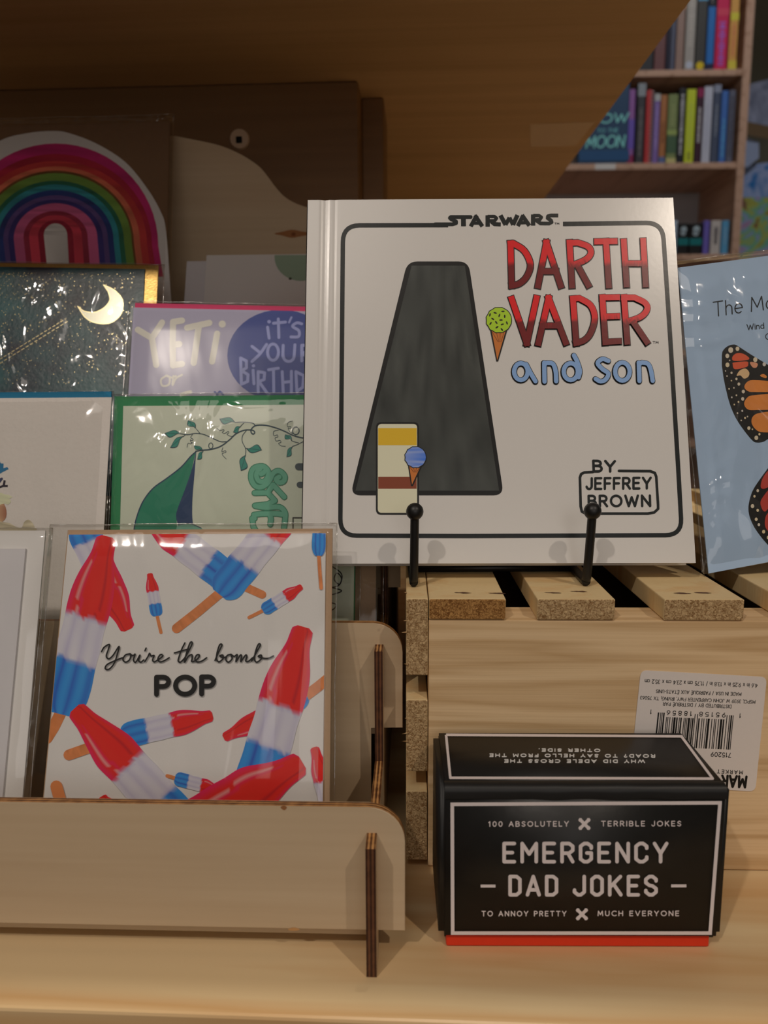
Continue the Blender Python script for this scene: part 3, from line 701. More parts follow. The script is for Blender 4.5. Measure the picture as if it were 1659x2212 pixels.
icepop((688, 252), (722, 448), 58, (740, 524), 3)
icepop((660, -20), (1060, 285), 150, (1205, 350), 4, .45, .74, .25)
icepop((1400, -130), (1010, 350), 158, (812, 505), 5, .44, .71, .28)
icepop((1388, 312), (1208, 424), 60, (1145, 455), 6)
icepop((1028, 1008), (1410, 815), 96, (1520, 725), 7, .48, .74, .5)
icepop((1395, 498), (1150, 1330), 215, None, 8, .44, .66)
icepop((978, 905), (560, 1000), 118, (318, 1086), 9, .45, .72, .42)
icepop((345, 872), (900, 1480), 208, None, 10, .44, .70)
icepop((1012, 1246), (805, 1192), 66, (770, 1182), 11)
icepop((1390, 1120), (640, 1560), 250, None, 12, .8, .9)
icepop((1445, 1050), (1540, 1420), 90, None, 13)
icepop((1472, -200), (1464, 172), 62, (1476, 320), 14)
icepop((470, 1275), (560, 1420), 90, None, 15)
ik.line(A((262, 1230), (290, 1330)), 26, STc); ik.layer += 1
ik.done('ice_pop_print')
ik = Ink(P1, M['ink'], pop, clip, base=.0009 + .0001 * 0)
ik.base = .0008
scr = [[(470, 612), (482, 592), (506, 579), (500, 605), (492, 632), (502, 645), (522, 630), (550, 588), (543, 622), (528, 665), (505, 692), (487, 690), (497, 670), (540, 650), (566, 640)],
 [(602, 622), (580, 627), (568, 648), (580, 660), (598, 650), (604, 630), (598, 622), (614, 630), (624, 624), (616, 650), (627, 660), (646, 628), (640, 652), (650, 660), (664, 650)],
 [(674, 596), (669, 608)], [(668, 658), (682, 636), (690, 620), (697, 632), (711, 630), (704, 650), (712, 659), (730, 648), (748, 636), (750, 626), (738, 627), (728, 646), (738, 659), (760, 652), (780, 640)],
 [(852, 572), (838, 600), (824, 640), (822, 656), (832, 660), (848, 645)], [(804, 618), (868, 600)],
 [(846, 650), (872, 605), (886, 574), (877, 570), (862, 610), (850, 660), (868, 634), (884, 626), (885, 645), (883, 657), (897, 655), (915, 640), (918, 627), (906, 628), (898, 646), (908, 659), (930, 655), (952, 640)],
 [(990, 652), (1008, 612), (1022, 582), (1012, 580), (1001, 612), (997, 645), (1008, 659), (1026, 645), (1026, 628), (1012, 632), (1030, 640), (1044, 634)],
 [(1064, 624), (1046, 630), (1040, 650), (1052, 660), (1068, 645), (1064, 626), (1078, 634), (1092, 626), (1086, 658), (1106, 628), (1112, 634), (1108, 658), (1130, 628), (1136, 636), (1131, 655), (1144, 656), (1162, 640)],
 [(1158, 655), (1184, 608), (1198, 582), (1189, 578), (1176, 612), (1171, 648), (1182, 660), (1202, 645), (1202, 628), (1188, 634), (1212, 642), (1236, 642), (1258, 632)]]
for s_ in scr: ik.line(A(*smooth_pts(s_, 5)), 3.3, K)
text(ik, 'POP', A((722, 808))[0], A((984, 806))[0], (0, -37), 10.6, K, gap=.33)
ik.done('lettering')

# ---- plain white stack at far left of the front tier
P1b = tierplane(0, .0)
wc = empty('greeting_card', P1b.mat(), 'blank white card and envelope sleeve at left end of front tier', 'card', 'greeting cards in the rack')
qe = ext(P1b, (-330, 1146), (98, 1146), (48, 1728), (-400, 1728), zfloor(0) + .0008)
sheet('card_back', P1b, None, -.0010, 0, M['white'], wc, quad=qe)
q2 = ext(P1b, (-330, 1186), (58, 1186), (8, 1728), (-400, 1728), zfloor(0) + .0008)
sheet('envelope', P1b, None, .0002, .0012, M['env_white'], wc, quad=q2)
bag('sleeve', grow(qe, .001, .0012, .0030, .0004), -.0022, .0018, M['cello'], wc, 3, .0004)

# ---- green card, tier 2
P2 = tierplane(1, .0065)
gc = empty('greeting_card', P2.mat(), 'sage card with vine and green bird tail in dark green envelope', 'card', 'greeting cards in the rack')
qg = ext(P2, (266, 877), (792, 873), (763, 1140), (259, 1140), zfloor(1) + .0008); qg[1] = (P2.hit(770, 873)[0], qg[1][1]); qg[2] = (P2.hit(765, 1290)[0], qg[2][1])
sheet('card_front', P2, None, -.0006, 0, M['sage'], gc, quad=qg)
sheet('envelope', P2, None, -.0018, -.0007, M['env_green'], gc, quad=grow(qg, .0052, .0055, .0004, 0))
bag('sleeve', grow(qg, .0062, .0068, .0030, .0004), -.0024, .0009, M['cello_wrinkled'], gc, 4, .0006)
ik = Ink(P2, M['ink'], gc, [(267, 878), (760, 874), (762, 1400), (256, 1400)])
B = cr(.2592, 230, 840)
VN = pc(22, 44, 52); LF, LF2 = pc(36, 100, 84), pc(26, 68, 62)
ik.fill(B(*smooth_pts([(745, 525), (700, 570), (620, 660), (500, 750), (390, 830), (310, 930), (260, 1040), (230, 1160)], 4)) + B((235, 1400), (600, 1400), (585, 1090), (640, 900), (700, 720)), pc(18, 92, 66)); ik.layer += 1
ik.fill(B(*smooth_pts([(745, 530), (715, 660), (650, 850), (600, 980), (580, 1060), (600, 1150)], 4)) + B((610, 1400), (760, 1400)) + B(*smooth_pts([(722, 1130), (715, 1050), (718, 900), (735, 700), (748, 530)], 4)), pc(20, 40, 66)); ik.layer += 1
ik.line(B(*smooth_pts([(745, 525), (700, 565), (620, 655), (500, 748), (390, 828), (310, 930), (262, 1040), (232, 1160), (228, 1300)], 4)), 2.6, pc(18, 40, 60)); ik.layer += 1
ik.fill(B(*smooth_pts([(600, 1130), (680, 1120), (770, 1150), (850, 1220), (600, 1220)], 3, True)), pc(84, 124, 104)); ik.layer += 1
ik.line(B(*smooth_pts([(600, 1135), (690, 1122), (790, 1160)], 4)), 2, pc(20, 40, 60))
def vine(p, w=1.6): ik.line(B(*smooth_pts(p, 6)), w, VN)
vine([(745, 520), (800, 512), (870, 505), (950, 480), (1020, 430), (1080, 375), (1150, 345), (1215, 345), (1236, 362), (1222, 378), (1205, 360), (1212, 330), (1250, 305), (1330, 305), (1410, 325), (1480, 352), (1560, 390), (1640, 410), (1760, 420)], 2.6)
vine([(1000, 440), (950, 440), (880, 410), (810, 380), (740, 372), (680, 382), (620, 375)], 1.8)
vine([(780, 372), (750, 335)], 1.4); vine([(640, 400), (660, 380)], 1.3)
vine([(1240, 305), (1215, 285), (1140, 278), (1075, 280)], 1.8); vine([(1145, 285), (1115, 315)], 1.3)
vine([(1165, 350), (1135, 390), (1132, 440), (1160, 500), (1160, 550)], 1.5); vine([(1640, 440), (1590, 465), (1550, 480)], 1.4); vine([(1600, 450), (1560, 440), (1540, 430)], 1.3)
def curl(pts): vine(pts, 1.1)
curl([(720, 378), (702, 405), (722, 420), (712, 432), (700, 425), (705, 445), (718, 450), (700, 458), (680, 455), (672, 487)])
curl([(920, 328), (945, 348), (975, 340), (980, 350), (965, 362), (985, 372), (1015, 355), (1020, 368), (1005, 378), (1025, 392), (1055, 398)])
curl([(970, 490), (962, 525), (990, 515), (995, 530), (975, 535), (965, 548), (998, 585)])
curl([(1435, 345), (1395, 355), (1395, 390), (1425, 385), (1428, 400), (1405, 410), (1415, 435), (1445, 430), (1455, 445), (1435, 455), (1455, 475), (1492, 480)])
curl([(1550, 268), (1515, 280), (1508, 315), (1535, 315), (1535, 330), (1515, 330), (1530, 360), (1560, 375)])
ik.line(B(*arc(1578, 350, 28, 32, 0, 360, 16)), 2, VN); ik.line(B(*arc(870, 475, 18, 24, 0, 360, 14)), 1.6, VN)
ik.layer += 1
def leaf(a, b, w, c1=LF):
    (x0, y0), (x1, y1) = B(a)[0], B(b)[0]; L = math.dist((x0, y0), (x1, y1)); dx, dy = (x1 - x0) / L, (y1 - y0) / L; w *= .2592
    P = []
    for sg, rg in ((1, range(0, 11)), (-1, range(10, -1, -1))):
        for k in rg:
            t = k / 10; h = sg * w * math.sin(math.pi * t ** 1.3) + .0; bend = w * .35 * math.sin(t * 6.28)
            P.append((x0 + dx * L * t - dy * (h + bend), y0 + dy * L * t + dx * (h + bend)))
    ik.fill(P, VN); ik.layer += 1
    cx = sum(p[0] for p in P) / len(P); cy = sum(p[1] for p in P) / len(P)
    ik.fill([(cx + (p[0] - cx) * .86, cy + (p[1] - cy) * .86) for p in P], c1); ik.layer += 1
    ik.line([(x0, y0), (x0 + dx * L * .85, y0 + dy * L * .85)], .8, VN)
    ik.layer -= 2
for a, b, w in [((622, 375), (485, 370), 28), ((640, 395), (530, 492), 26), ((745, 332), (680, 262), 26), ((1075, 280), (942, 250), 30), ((1120, 315), (1055, 362), 22), ((1162, 495), (1296, 512), 34), ((1162, 550), (1120, 685), 36),
                ((805, 515), (730, 472), 18), ((808, 520), (757, 590), 20), ((1545, 430), (1488, 380), 22), ((1552, 480), (1500, 570), 22)]: leaf(a, b, w)
ik.layer += 3
S1 = [(1290, 690), (1320, 730), (1270, 755), (1235, 710), (1245, 655), (1300, 640), (1340, 680), (1320, 750), (1260, 800), (1240, 830)]
def letters(w, c1):
    for st in ([(1290, 712), (1312, 696), (1300, 672), (1268, 676), (1250, 720), (1270, 768), (1320, 770), (1350, 720), (1345, 680), (1300, 645), (1225, 665), (1205, 740), (1235, 805), (1290, 820), (1350, 780), (1390, 705), (1440, 685), (1485, 725), (1478, 770), (1438, 782), (1415, 755), (1440, 735)],
               [(1482, 902), (1388, 800), (1345, 866), (1235, 868)], [(1345, 868), (1404, 932), (1345, 962), (1238, 974)], [(1235, 1080), (1215, 1080), (1225, 1150), (1250, 1190)], [(1240, 976), (1330, 990), (1440, 985), (1488, 1030), (1488, 1090), (1480, 1160)], [(1230, 1050), (1290, 1042), (1420, 1040), (1486, 1050)], [(1365, 1045), (1372, 1090), (1366, 1130)]):
        ik.line(B(*(smooth_pts(st, 4) if len(st) > 4 else st)), w, c1)
letters(13.5, pc(36, 92, 66)); ik.layer += 1; letters(10, pc(74, 124, 98)); ik.layer += 1
ik.line(B((1600, 650), (1700, 650)), 15, pc(44, 52, 54)); ik.line(B((1610, 800), (1700, 800)), 13, pc(44, 52, 54))
ik.line(B((1700, 1075), (1555, 1075), (1555, 1180)), 2.2, K, False)
for lp in ([(715, 1222), (738, 1240), (734, 1262), (722, 1252), (728, 1238), (738, 1250), (730, 1266), (700, 1270)], [(712, 1268), (738, 1276), (720, 1284), (700, 1286)], [(705, 1300), (726, 1306), (716, 1318), (690, 1310)]): ik.line(smooth_pts(lp, 5), 2.6, K)
ik.done('vine_and_letter_print')

# ---- kraft envelope card behind the green one, showing under the book
P2k = tierplane(1, .0108)
kc = empty('greeting_card', P2k.mat(), 'kraft brown sleeved card under the book, right of the sage card', 'card', 'greeting cards in the rack')
xk0, xk1 = P2k.hit(700, 1270)[0], P2k.hit(812, 1270)[0]; ztop = P2k.hit(700, 1150)[1]; zb2 = ext(P2k, (700, 1150), (812, 1150), (812, 1270), (700, 1270), zfloor(1) + .0008)[2][1]
qk = [(xk0, ztop), (xk1, ztop), (xk1, zb2), (xk0, zb2)]
sheet('card_front', P2k, None, -.0012, 0, M['kraft'], kc, quad=qk)
bag('sleeve', grow(qk, .0002, .002, .0035, .0003), -.0018, .0008, M['cello'], kc, 6, .0004)

# ---- watercolour card at left of tier 2
P2b = tierplane(1, .0065)
bc = empty('greeting_card', P2b.mat(), 'textured white card with feathers at its left edge, teal envelope', 'card', 'greeting cards in the rack')
qw = ext(P2b, (-300, 862), (240, 858), (234, 1140), (-320, 1140), zfloor(1) + .0008)
qw[1] = (P2b.hit(241, 858)[0], qw[1][1]); qw[2] = (P2b.hit(236, 1140)[0] - .0003, qw[2][1])
sheet('card_front', P2b, None, -.0006, 0, M['watercolour'], bc, quad=qw)
ikp = grow(qw, 0, .0035, 0, 0); ikp[1] = (qw[1][0] - .0006, ikp[1][1]); ikp[2] = (qw[2][0] - .0006, ikp[2][1])
sheet('envelope', P2b, None, -.0018, -.0007, M['env_teal'], bc, quad=ikp)
bag('sleeve', [(q_[0] + (.0006 if i in (1, 2) else 0), q_[1] + (.0036 if i < 2 else 0)) for i, q_ in enumerate(qw)], -.0024, .0009, M['cello'], bc, 8, .0002)
ik = Ink(P2b, M['ink'], bc, None); D = cr(.113, 0, 950)
ik.fill(D((-300, 300), (0, 415), (15, 450), (70, 455), (68, 545), (140, 520), (168, 562), (60, 615), (0, 650), (-300, 700)), pc(24, 78, 104))
ik.layer += 1
ik.fill(D((-200, 740), (0, 735), (45, 722), (62, 750), (30, 790), (0, 830), (-200, 900)), pc(38, 40, 62))
ik.line(D((-100, 930), (0, 905), (60, 885), (150, 885)), 4.5, pc(26, 20, 28), False); ik.line(D((70, 890), (92, 775)), 4.8, pc(26, 20, 28), False)
ik.fill(D(*smooth_pts([(-100, 1010), (0, 1010), (60, 1030), (110, 1050), (170, 1055), (240, 1100), (180, 1125), (210, 1180), (160, 1240), (90, 1220), (0, 1250), (-100, 1260)], 2, True)), lambda x, y: mixc(pc(196, 190, 150), pc(150, 146, 116), .5 + mnoise.noise(Vector((x * .5, y * .5, 0)))))
ik.fill(D(*smooth_pts([(-100, 1250), (0, 1245), (80, 1230), (125, 1350), (120, 1480), (60, 1560), (0, 1580), (-100, 1580)], 2, True)), lambda x, y: mixc(pc(150, 118, 86), pc(110, 60, 40), (x - 2) / 14))
ik.fill(D(*smooth_pts([(-100, 1570), (0, 1560), (100, 1580), (200, 1600), (300, 1660), (420, 1680), (460, 1580), (540, 1525), (610, 1570), (660, 1660), (660, 1760), (-100, 1800)], 2, True)), lambda x, y: mixc(pc(120, 108, 84), pc(164, 150, 122), .5 + mnoise.noise(Vector((x * .3, y * .3, 2)))))
ik.done('feather_print')

# ---- yeti birthday card, tier 3
P3 = tierplane(2, .004)
yc = empty('greeting_card', P3.mat(), 'lilac birthday card with cream letters and navy circle, pink envelope', 'card', 'greeting cards in the rack')
qy = ext(P3, (288, 664), (800, 676), (800, 850), (277, 850), zfloor(2) + .0008); qy[1] = (P3.hit(745, 664)[0], P3.hit(745, 674)[1]); qy[2] = (qy[1][0] - .002, qy[2][1])
sheet('card_front', P3, None, -.0006, 0, M['lilac'], yc, quad=qy)
sheet('envelope', P3, None, -.0018, -.0007, M['env_pink'], yc, quad=grow(qy, -.0006, .0033, -.001, 0))
bag('sleeve', grow(qy, .0034, .0045, .003, .0004), -.0024, .0009, M['cello_flat'], yc, 9, .00015)
E = cr(.42194, 0, 550)
ik = Ink(P3, M['ink'], yc, [(285, 664), (740, 674), (735, 900), (270, 900)])
CR = pc(200, 190, 172); NV = pc(44, 54, 104); PW = pc(126, 128, 166)
NVp = [(575 + (607 - 575) * 0 + 116 * math.cos(t * math.pi / 20), 768 + 99 * math.sin(t * math.pi / 20)) for t in range(40)]
ik.fill([(607 + 116 * math.cos(t * math.pi / 20), 768 + 99 * math.sin(t * math.pi / 20)) for t in range(40)], NV); ik.layer += 1
for st in ([(706, 385), (778, 428)], [(830, 348), (778, 428), (800, 565)], [(886, 345), (884, 465), (886, 568)], [(886, 345), (932, 338)], [(886, 462), (918, 458)], [(886, 566), (932, 560)], [(958, 375), (1072, 350)], [(1018, 365), (992, 555)], [(1112, 405), (1086, 548)]):
    ik.line(E(*st), 13.5, CR)
ik.disc(E((1138, 356))[0], 7.8, CR)
ik.line(E(*smooth_pts([(852, 620), (825, 640), (832, 672), (865, 665), (868, 628), (850, 620), (880, 630), (900, 622)], 4)), 4.5, CR); ik.line(E(*smooth_pts([(888, 622), (884, 668), (900, 635), (932, 616)], 4)), 4.5, CR)
ik.line(E((930, 716), (975, 704)), 8, CR); ik.line(E((1100, 705), (1112, 716), (1125, 702), (1142, 715)), 5, NV)
for st in ([(1370, 372), (1378, 428)], [(1425, 330), (1428, 425)], [(1400, 352), (1462, 346)], smooth_pts([(1545, 355), (1520, 350), (1498, 368), (1530, 390), (1528, 420), (1490, 422)], 4),
           [(1290, 470), (1335, 505)], smooth_pts([(1365, 460), (1330, 510), (1290, 548)], 3), arc(1398, 500, 28, 42, 0, 360, 18), [(1450, 465), (1448, 520)] + arc(1478, 520, 28, 28, 180, 10, 6)[::-1][::-1] + [(1510, 462)], [(1545, 545), (1545, 465), (1580, 465), (1585, 490), (1550, 505), (1590, 545)],
           [(1232, 530), (1236, 662)], [(1232, 530), (1262, 545), (1262, 580), (1238, 595), (1270, 615), (1268, 650), (1236, 664)], [(1296, 592), (1300, 662)], [(1322, 705), (1322, 600), (1355, 605), (1352, 640), (1326, 650), (1365, 705)],
           [(1375, 590), (1425, 582)], [(1400, 588), (1402, 702)], [(1445, 600), (1450, 705)], [(1492, 598), (1492, 705)], [(1448, 655), (1492, 650)], [(1515, 600), (1520, 700), (1550, 680), (1555, 620), (1515, 600)], [(1575, 700), (1600, 600), (1625, 700)], [(1640, 590), (1660, 640), (1690, 590)], [(1660, 640), (1655, 700)]):
    ik.line(E(*st), 6.4, PW)
ik.disc(E((1378, 344))[0], 4, PW); ik.disc(E((1298, 570))[0], 3.6, PW); ik.line(E((1492, 322), (1480, 348)), 4.5, PW)
ik.done('lettering')

# ---- night sky card with foil moon, tier 3 behind
P3b = tierplane(2, .0085)
mc = empty('greeting_card', P3b.mat(), 'dark teal night sky card with gold crescent moon, gold envelope', 'card', 'greeting cards in the rack')
qm = ext(P3b, (-240, 572), (313, 581), (300, 850), (-250, 850), zfloor(2) + .0008)
nightm, t, N, L, b = nt('night_sky_paper'); setp(b, .36, .5, 0, .1); b.inputs['Coat Roughness'].default_value = .3
tc = N.new('ShaderNodeTexCoord'); nz = N.new('ShaderNodeTexNoise'); nz.inputs['Scale'].default_value = 26; nz.inputs['Detail'].default_value = 5; L.new(tc.outputs['Object'], nz.inputs['Vector'])
crn = N.new('ShaderNodeValToRGB'); crn.color_ramp.elements[0].position = .4; crn.color_ramp.elements[1].position = .62
crn.color_ramp.elements[0].color = (*pc(10, 20, 30), 1); crn.color_ramp.elements[1].color = (*pc(22, 62, 62), 1)
L.new(nz.outputs[0], crn.inputs[0]); L.new(crn.outputs[0], b.inputs['Base Color'])
n2 = N.new('ShaderNodeTexNoise'); n2.inputs['Scale'].default_value = 420; n2.inputs['Detail'].default_value = 2; L.new(tc.outputs['Object'], n2.inputs['Vector'])
bp = N.new('ShaderNodeBump'); bp.inputs['Strength'].default_value = .28; bp.inputs['Distance'].default_value = .0004; L.new(n2.outputs[0], bp.inputs['Height']); L.new(bp.outputs[0], b.inputs['Normal'])
sheet('card_front', P3b, None, -.0006, 0, nightm, mc, quad=qm)
sheet('envelope', P3b, None, -.0018, -.0007, M['env_gold'], mc, quad=grow(qm, .0, .0028, .0078, 0))
bag('sleeve', grow(qm, .0, .0034, .0115, .0004), -.0024, .0009, M['cello_wrinkled'], mc, 10, .0006)
ik = Ink(P3b, M['ink_foil'], mc, None)
GD = (.72, .62, .34)
mo = E(*smooth_pts([(530, 155), (590, 185), (628, 235), (622, 300), (570, 348), (500, 352), (440, 325), (398, 265)], 5)) + E(*smooth_pts([(430, 290), (480, 296), (530, 275), (562, 235), (555, 190)], 5))
ik.fill(mo, (.42, .42, .34)); ik.layer += 1
ik.line(mo + [mo[0]], 1.8, GD)
random.seed(4)
for i in range(430):
    x = random.random() ** 1.3 * 290; y = 590 + random.random() ** 1.6 * 240
    if math.dist((x, y), (225, 660)) < 40: continue
    ik.disc((x, y), random.choice([.7, .8, 1.0, 1.3]), GD, n=5)
for (x0, y0, x1, y1) in ((0, 785, 150, 692), (0, 776, 140, 690)):
    n = 16
    for k in range(n):
        f0, f1 = k / n, (k + .55) / n; ik.line([(x0 + (x1 - x0) * f0, y0 + (y1 - y0) * f0), (x0 + (x1 - x0) * f1, y0 + (y1 - y0) * f1)], 1.6, GD)
ik.done('foil_print')

# ---- rainbow card, tier 4
P4 = tierplane(3, .004)
rb = empty('greeting_card', P4.mat(), 'white arch-shaped rainbow card on kraft backing in clear sleeve', 'card', 'greeting cards in the rack')
F0 = cr(.3014, 0, 200)
qr = ext(P4, (-170, 262), (374, 248), (400, 640), (-200, 640), zfloor(3) + .0008); qr = [qr[0], P4.hit(372, 248), (P4.hit(384, 640)[0], qr[2][1]), qr[3]]
sheet('envelope', P4, None, -.0022, -.0012, M['kraft_dark'], rb, quad=grow(qr, -.002, -.004, -.0018, 0))
out = F0(*smooth_pts([(1250, 1900), (1240, 1640), (1225, 1480), (1190, 1000), (1150, 850), (1050, 680), (900, 500), (700, 370), (500, 292), (380, 275), (200, 290), (0, 345), (-200, 500), (-350, 720), (-420, 1000), (-440, 1900)], 6))
ol = [P4.hit(*p) for p in out]; zb_ = qr[2][1] + .0004
ol = [(a, max(b_, zb_)) for a, b_ in ol]
extrude('card_front', ol[::-1] if False else ol, -.0008, 0, M['white'], rb, bev=.0001)
bag('sleeve', grow(qr, 0, .0010, .0008, .0002), -.0028, .0016, M['cello_wrinkled'], rb, 12, .0012)
ik = Ink(P4, M['glitter'], rb, None)
k2 = 1.6
bands = [(735, 365, pc(120, 20, 62, k2)), (690, 440, pc(112, 18, 34, k2)), (655, 490, pc(122, 32, 32, k2)), (605, 530, pc(150, 74, 52, k2)), (560, 560, pc(66, 40, 18, k2)), (545, 578, pc(68, 90, 36, k2)), (490, 632, pc(12, 62, 44, k2)), (455, 660, pc(22, 84, 88, k2)), (415, 700, pc(14, 32, 70, k2)), (375, 738, pc(56, 42, 76, k2)), (340, 768, pc(28, 26, 66, k2)), (300, 795, pc(130, 56, 82, k2)), (230, 850, pc(96, 22, 38, k2)), (190, 880, pc(130, 34, 46, k2)), (125, 915, pc(92, 14, 30, k2)), (84, 940, (.74, .72, .70))]
for w_, top_, c_ in bands:
    yc_ = 1015 + .115 * w_; h_ = yc_ - top_
    P = [(400 + w_ * math.cos(R(a_)), yc_ - h_ * math.sin(R(a_))) for a_ in range(0, 181, 6)]
    P = [(400 + w_ + .03 * w_ + 14, 1320)] + P + [(400 - w_ + 30, 1320)]
    def cfun(x, y, c_=c_):
        n = mnoise.noise(Vector((x * .35, y * .35, w_))); return tuple(max(.001, v * (1 + .5 * n)) for v in c_)
    ik.fill(F0(*P), cfun); ik.layer += 1
ik.done('rainbow_print')

# ---- white card pair, tier 4 right
P4b = tierplane(3, .0075)
wc2 = empty('greeting_card', P4b.mat(), 'white card with a sage circle, right of the rainbow card', 'card', 'greeting cards in the rack')
q5 = ext(P4b, (446, 551), (700, 549), (700, 650), (450, 650), zfloor(3) + .0008); q5 = [q5[0], (P4b.hit(800, 549)[0], q5[0][1]), (P4b.hit(800, 549)[0], q5[2][1]), (q5[0][0], q5[3][1])]
sheet('card_front', P4b, None, -.0006, 0, M['white'], wc2, quad=q5)
q6 = ext(P4b, (403, 563), (447, 563), (449, 650), (403, 650), zfloor(3) + .0008)
sheet('envelope', P4b, None, -.0018, -.0007, M['env_white'], wc2, quad=[(q6[0][0], q6[0][1]), (q5[1][0] - .02, q6[0][1]), (q5[1][0] - .02, q6[2][1]), (q6[0][0], q6[2][1])])
ik = Ink(P4b, M['ink'], wc2, [(446, 552), (790, 550), (790, 700), (446, 700)])
ik.disc((650, 555), 57, pc(104, 116, 96, 1.2), 52, n=36); ik.layer += 1; ik.disc((627, 602), 3.5, pc(60, 64, 50), 3); ik.done('circle_print')
# ================================================================== pine crate
CP0 = Pl(ref=(925, 1870), d=.298, yaw=1.7)
CP = Pl(point=(CP0.o.x, CP0.o.y, 0), yaw=1.7)
def ca(px, py=1500, off=0): return CP.hit(px, py, off)[0]
def cz(px, py, off=0): return CP.hit(px, py, off)[1]
crate = empty('wooden_crate', CP.mat(), 'pine slat crate turned bottom up beneath the book', 'crate')
BT = cz(1100, 1339); ST = cz(1010, 1293); DEP = .352
XL, XR = ca(925, 1600), .228
box('end_board', (XL, 0.0003, -.019), (XR, BT, 0), M['pine'], crate, .0006, 2)
box('end_board', (XL, 0.0003, -DEP), (XR, BT, -DEP + .019), M['pine'], crate, .0006, 2)
def slat(name, lo, hi, m_end, mt=None):
    o = box(name, lo, hi, [mt or M['pinetop'], m_end], crate, .0005, 2)
    for p in o.data.polygons:
        if abs(p.normal.z) > .9: p.material_index = 1
    return o
random.seed(2)
spans = [(925, 1092), (1158, 1327), (1431, 1605), (1688, 1862), (1950, 2040)]
for i, (x0, x1) in enumerate(spans):
    a0, a1 = ca(x0, 1330), min(ca(x1, 1330), XR)
    o = slat('top_slat', (a0 + .0003, BT + .0002, -DEP), (a1, ST, .0006), M['endgrain_dark'] if i == 0 else M['endgrain'])
    for sx, sy in ({0: ((1000, 1281), (1074, 1282)), 1: ((1194, 1281), (1250, 1278)), 2: ((1474, 1282), (1518, 1281))}.get(i, ())):
        top_pl = ground(sx, sy, CP.w(0, ST, 0).z); q_ = top_pl - CP.o; A0, C0 = q_.dot(CP.u), q_.dot(CP.n)
        V = []; n = 9
        for k in range(n):
            t = k / (n - 1) - .5; wv = .0009 * math.cos(t * 3.0) * (1 + .5 * random.uniform(-1, 1))
            V += [(A0 + t * .007, ST + .00012, C0 + wv + t * .0006), (A0 + t * .007, ST + .00012, C0 - wv + t * .0006)]
        mesh('staple_mark', V, [(2 * k, 2 * k + 2, 2 * k + 3, 2 * k + 1) for k in range(n - 1)], M['burnt'], o)
for (y0, y1) in ((1293, 1458), (1511, 1665), (1708, 1856)):
    slat('side_slat', (ca(877, y0), max(cz(900, y1), .0008), -DEP), (XL - .0003, ST if y0 == 1293 else cz(900, y0), .0006), M['endgrain'])
    slat('side_slat', (XR + .0003, max(cz(900, y1), .0008), -DEP), (XR + .0098, ST if y0 == 1293 else cz(900, y0), .0006), M['endgrain'])
box('gap_shade_block', (XL + .002, .0006, -DEP + .0195), (XR - .002, BT - .012, -.0195), paper('gap_shade_block', (.06, .035, .02), .9, .1), crate)  # added dark block: its colour stands in for shade between the slats
# splinters on the sawn slat ends
V = []; F = []
for (x, y, l, an) in ((876, 1340, 4, 2.9), (876, 1365, 6, 3.1), (878, 1434, 5, 2.7), (879, 1553, 7, 2.2), (880, 1582, 8, 3.4), (879, 1600, 7, 3.0), (876, 1280, 4, 2.5), (879, 1652, 4, 2.5)):
    a, z = CP.hit(x + 3, y); k = len(V); l *= .00024; dx, dz = math.cos(an) * l * 1.6, math.sin(an) * l * .6
    V += [(a, z + .0004, .0004), (a, z - .0004, .0004), (a, z, .0011), (a + dx, z + dz, .0009)]; F += [(k, k + 2, k + 3), (k + 2, k + 1, k + 3), (k + 1, k, k + 3), (k, k + 1, k + 2)]
sp = mesh('splinters', V, F, M['endgrain'], crate); sp['kind'] = 'stuff'
# upside-down product sticker
LB = CP
stq = [(1392, 1448), (1648, 1461), (1656, 1470), (1632, 1700), (1622, 1707), (1366, 1694), (1360, 1685), (1383, 1456)]
def rounded(quad, r, n=5):
    out = []
    N_ = len(quad)
    for i in range(N_):
        p, a, b_ = Vector(quad[i]), Vector(quad[i - 1]), Vector(quad[(i + 1) % N_])
        s0 = p + (a - p).normalized() * r; s1 = p + (b_ - p).normalized() * r
        for k in range(n + 1):
            t = k / n; out.append(tuple(s0 * (1 - t) ** 2 + p * 2 * t * (1 - t) + s1 * t * t))
    return out
rq = rounded([(1384, 1447), (1656, 1462), (1631, 1709), (1358, 1694)], 14)
st = extrude('product_sticker', [LB.hit(*p) for p in rq][::-1], .0001, .0003, M['cream_sticker'], crate, label='white barcode sticker stuck on upside down')
Q = cr(.2164, 1300, 1430)
ik = Ink(LB, M['ink'], st, None, base=.00036)
def lt(s_, p0, p1, u, w_, g=.26): text(ik, s_, Q(p0)[0], Q(p1)[0], (u[0] * .2164, u[1] * .2164), w_, K, gap=g)
lt('4.6 in x 9.25 in x 13.8 in / 11.75 cm x 23.4 cm x 35.2 cm', (1550, 215), (430, 170), (-3, 38), 1.15, .24)
lt('MADE IN USA / FABRIQU\u00c9 AUX \u00c9TATS-UNIS', (1390, 303), (542, 272), (-3, 32), 1.1)
lt('MSPCI, 3939 W JOHN CARPENTER FWY, IRVING, TX 75063', (1530, 380), (384, 337), (-3, 32), 1.05, .22)
lt('DISTRIBUTED BY / DISTRIBU\u00c9 PAR', (1290, 425), (610, 398), (-3, 32), 1.1)
lt('1', (1386, 512), (1374, 512), (-4, 40), 1.4); lt('95158', (1232, 506), (975, 495), (-4, 42), 1.5, .55); lt('18856', (898, 492), (650, 482), (-4, 42), 1.5, .55); lt('1', (494, 474), (486, 474), (-4, 40), 1.4)
lt('715209', (1288, 906), (1090, 896), (-4, 42), 1.5, .3); lt('MARKET', (1404, 1082), (1150, 1070), (-3, 34), 1.4, .5); lt('MAR', (1440, 1140), (1200, 1130), (-8, 108), 5.2, .3)
random.seed(77)
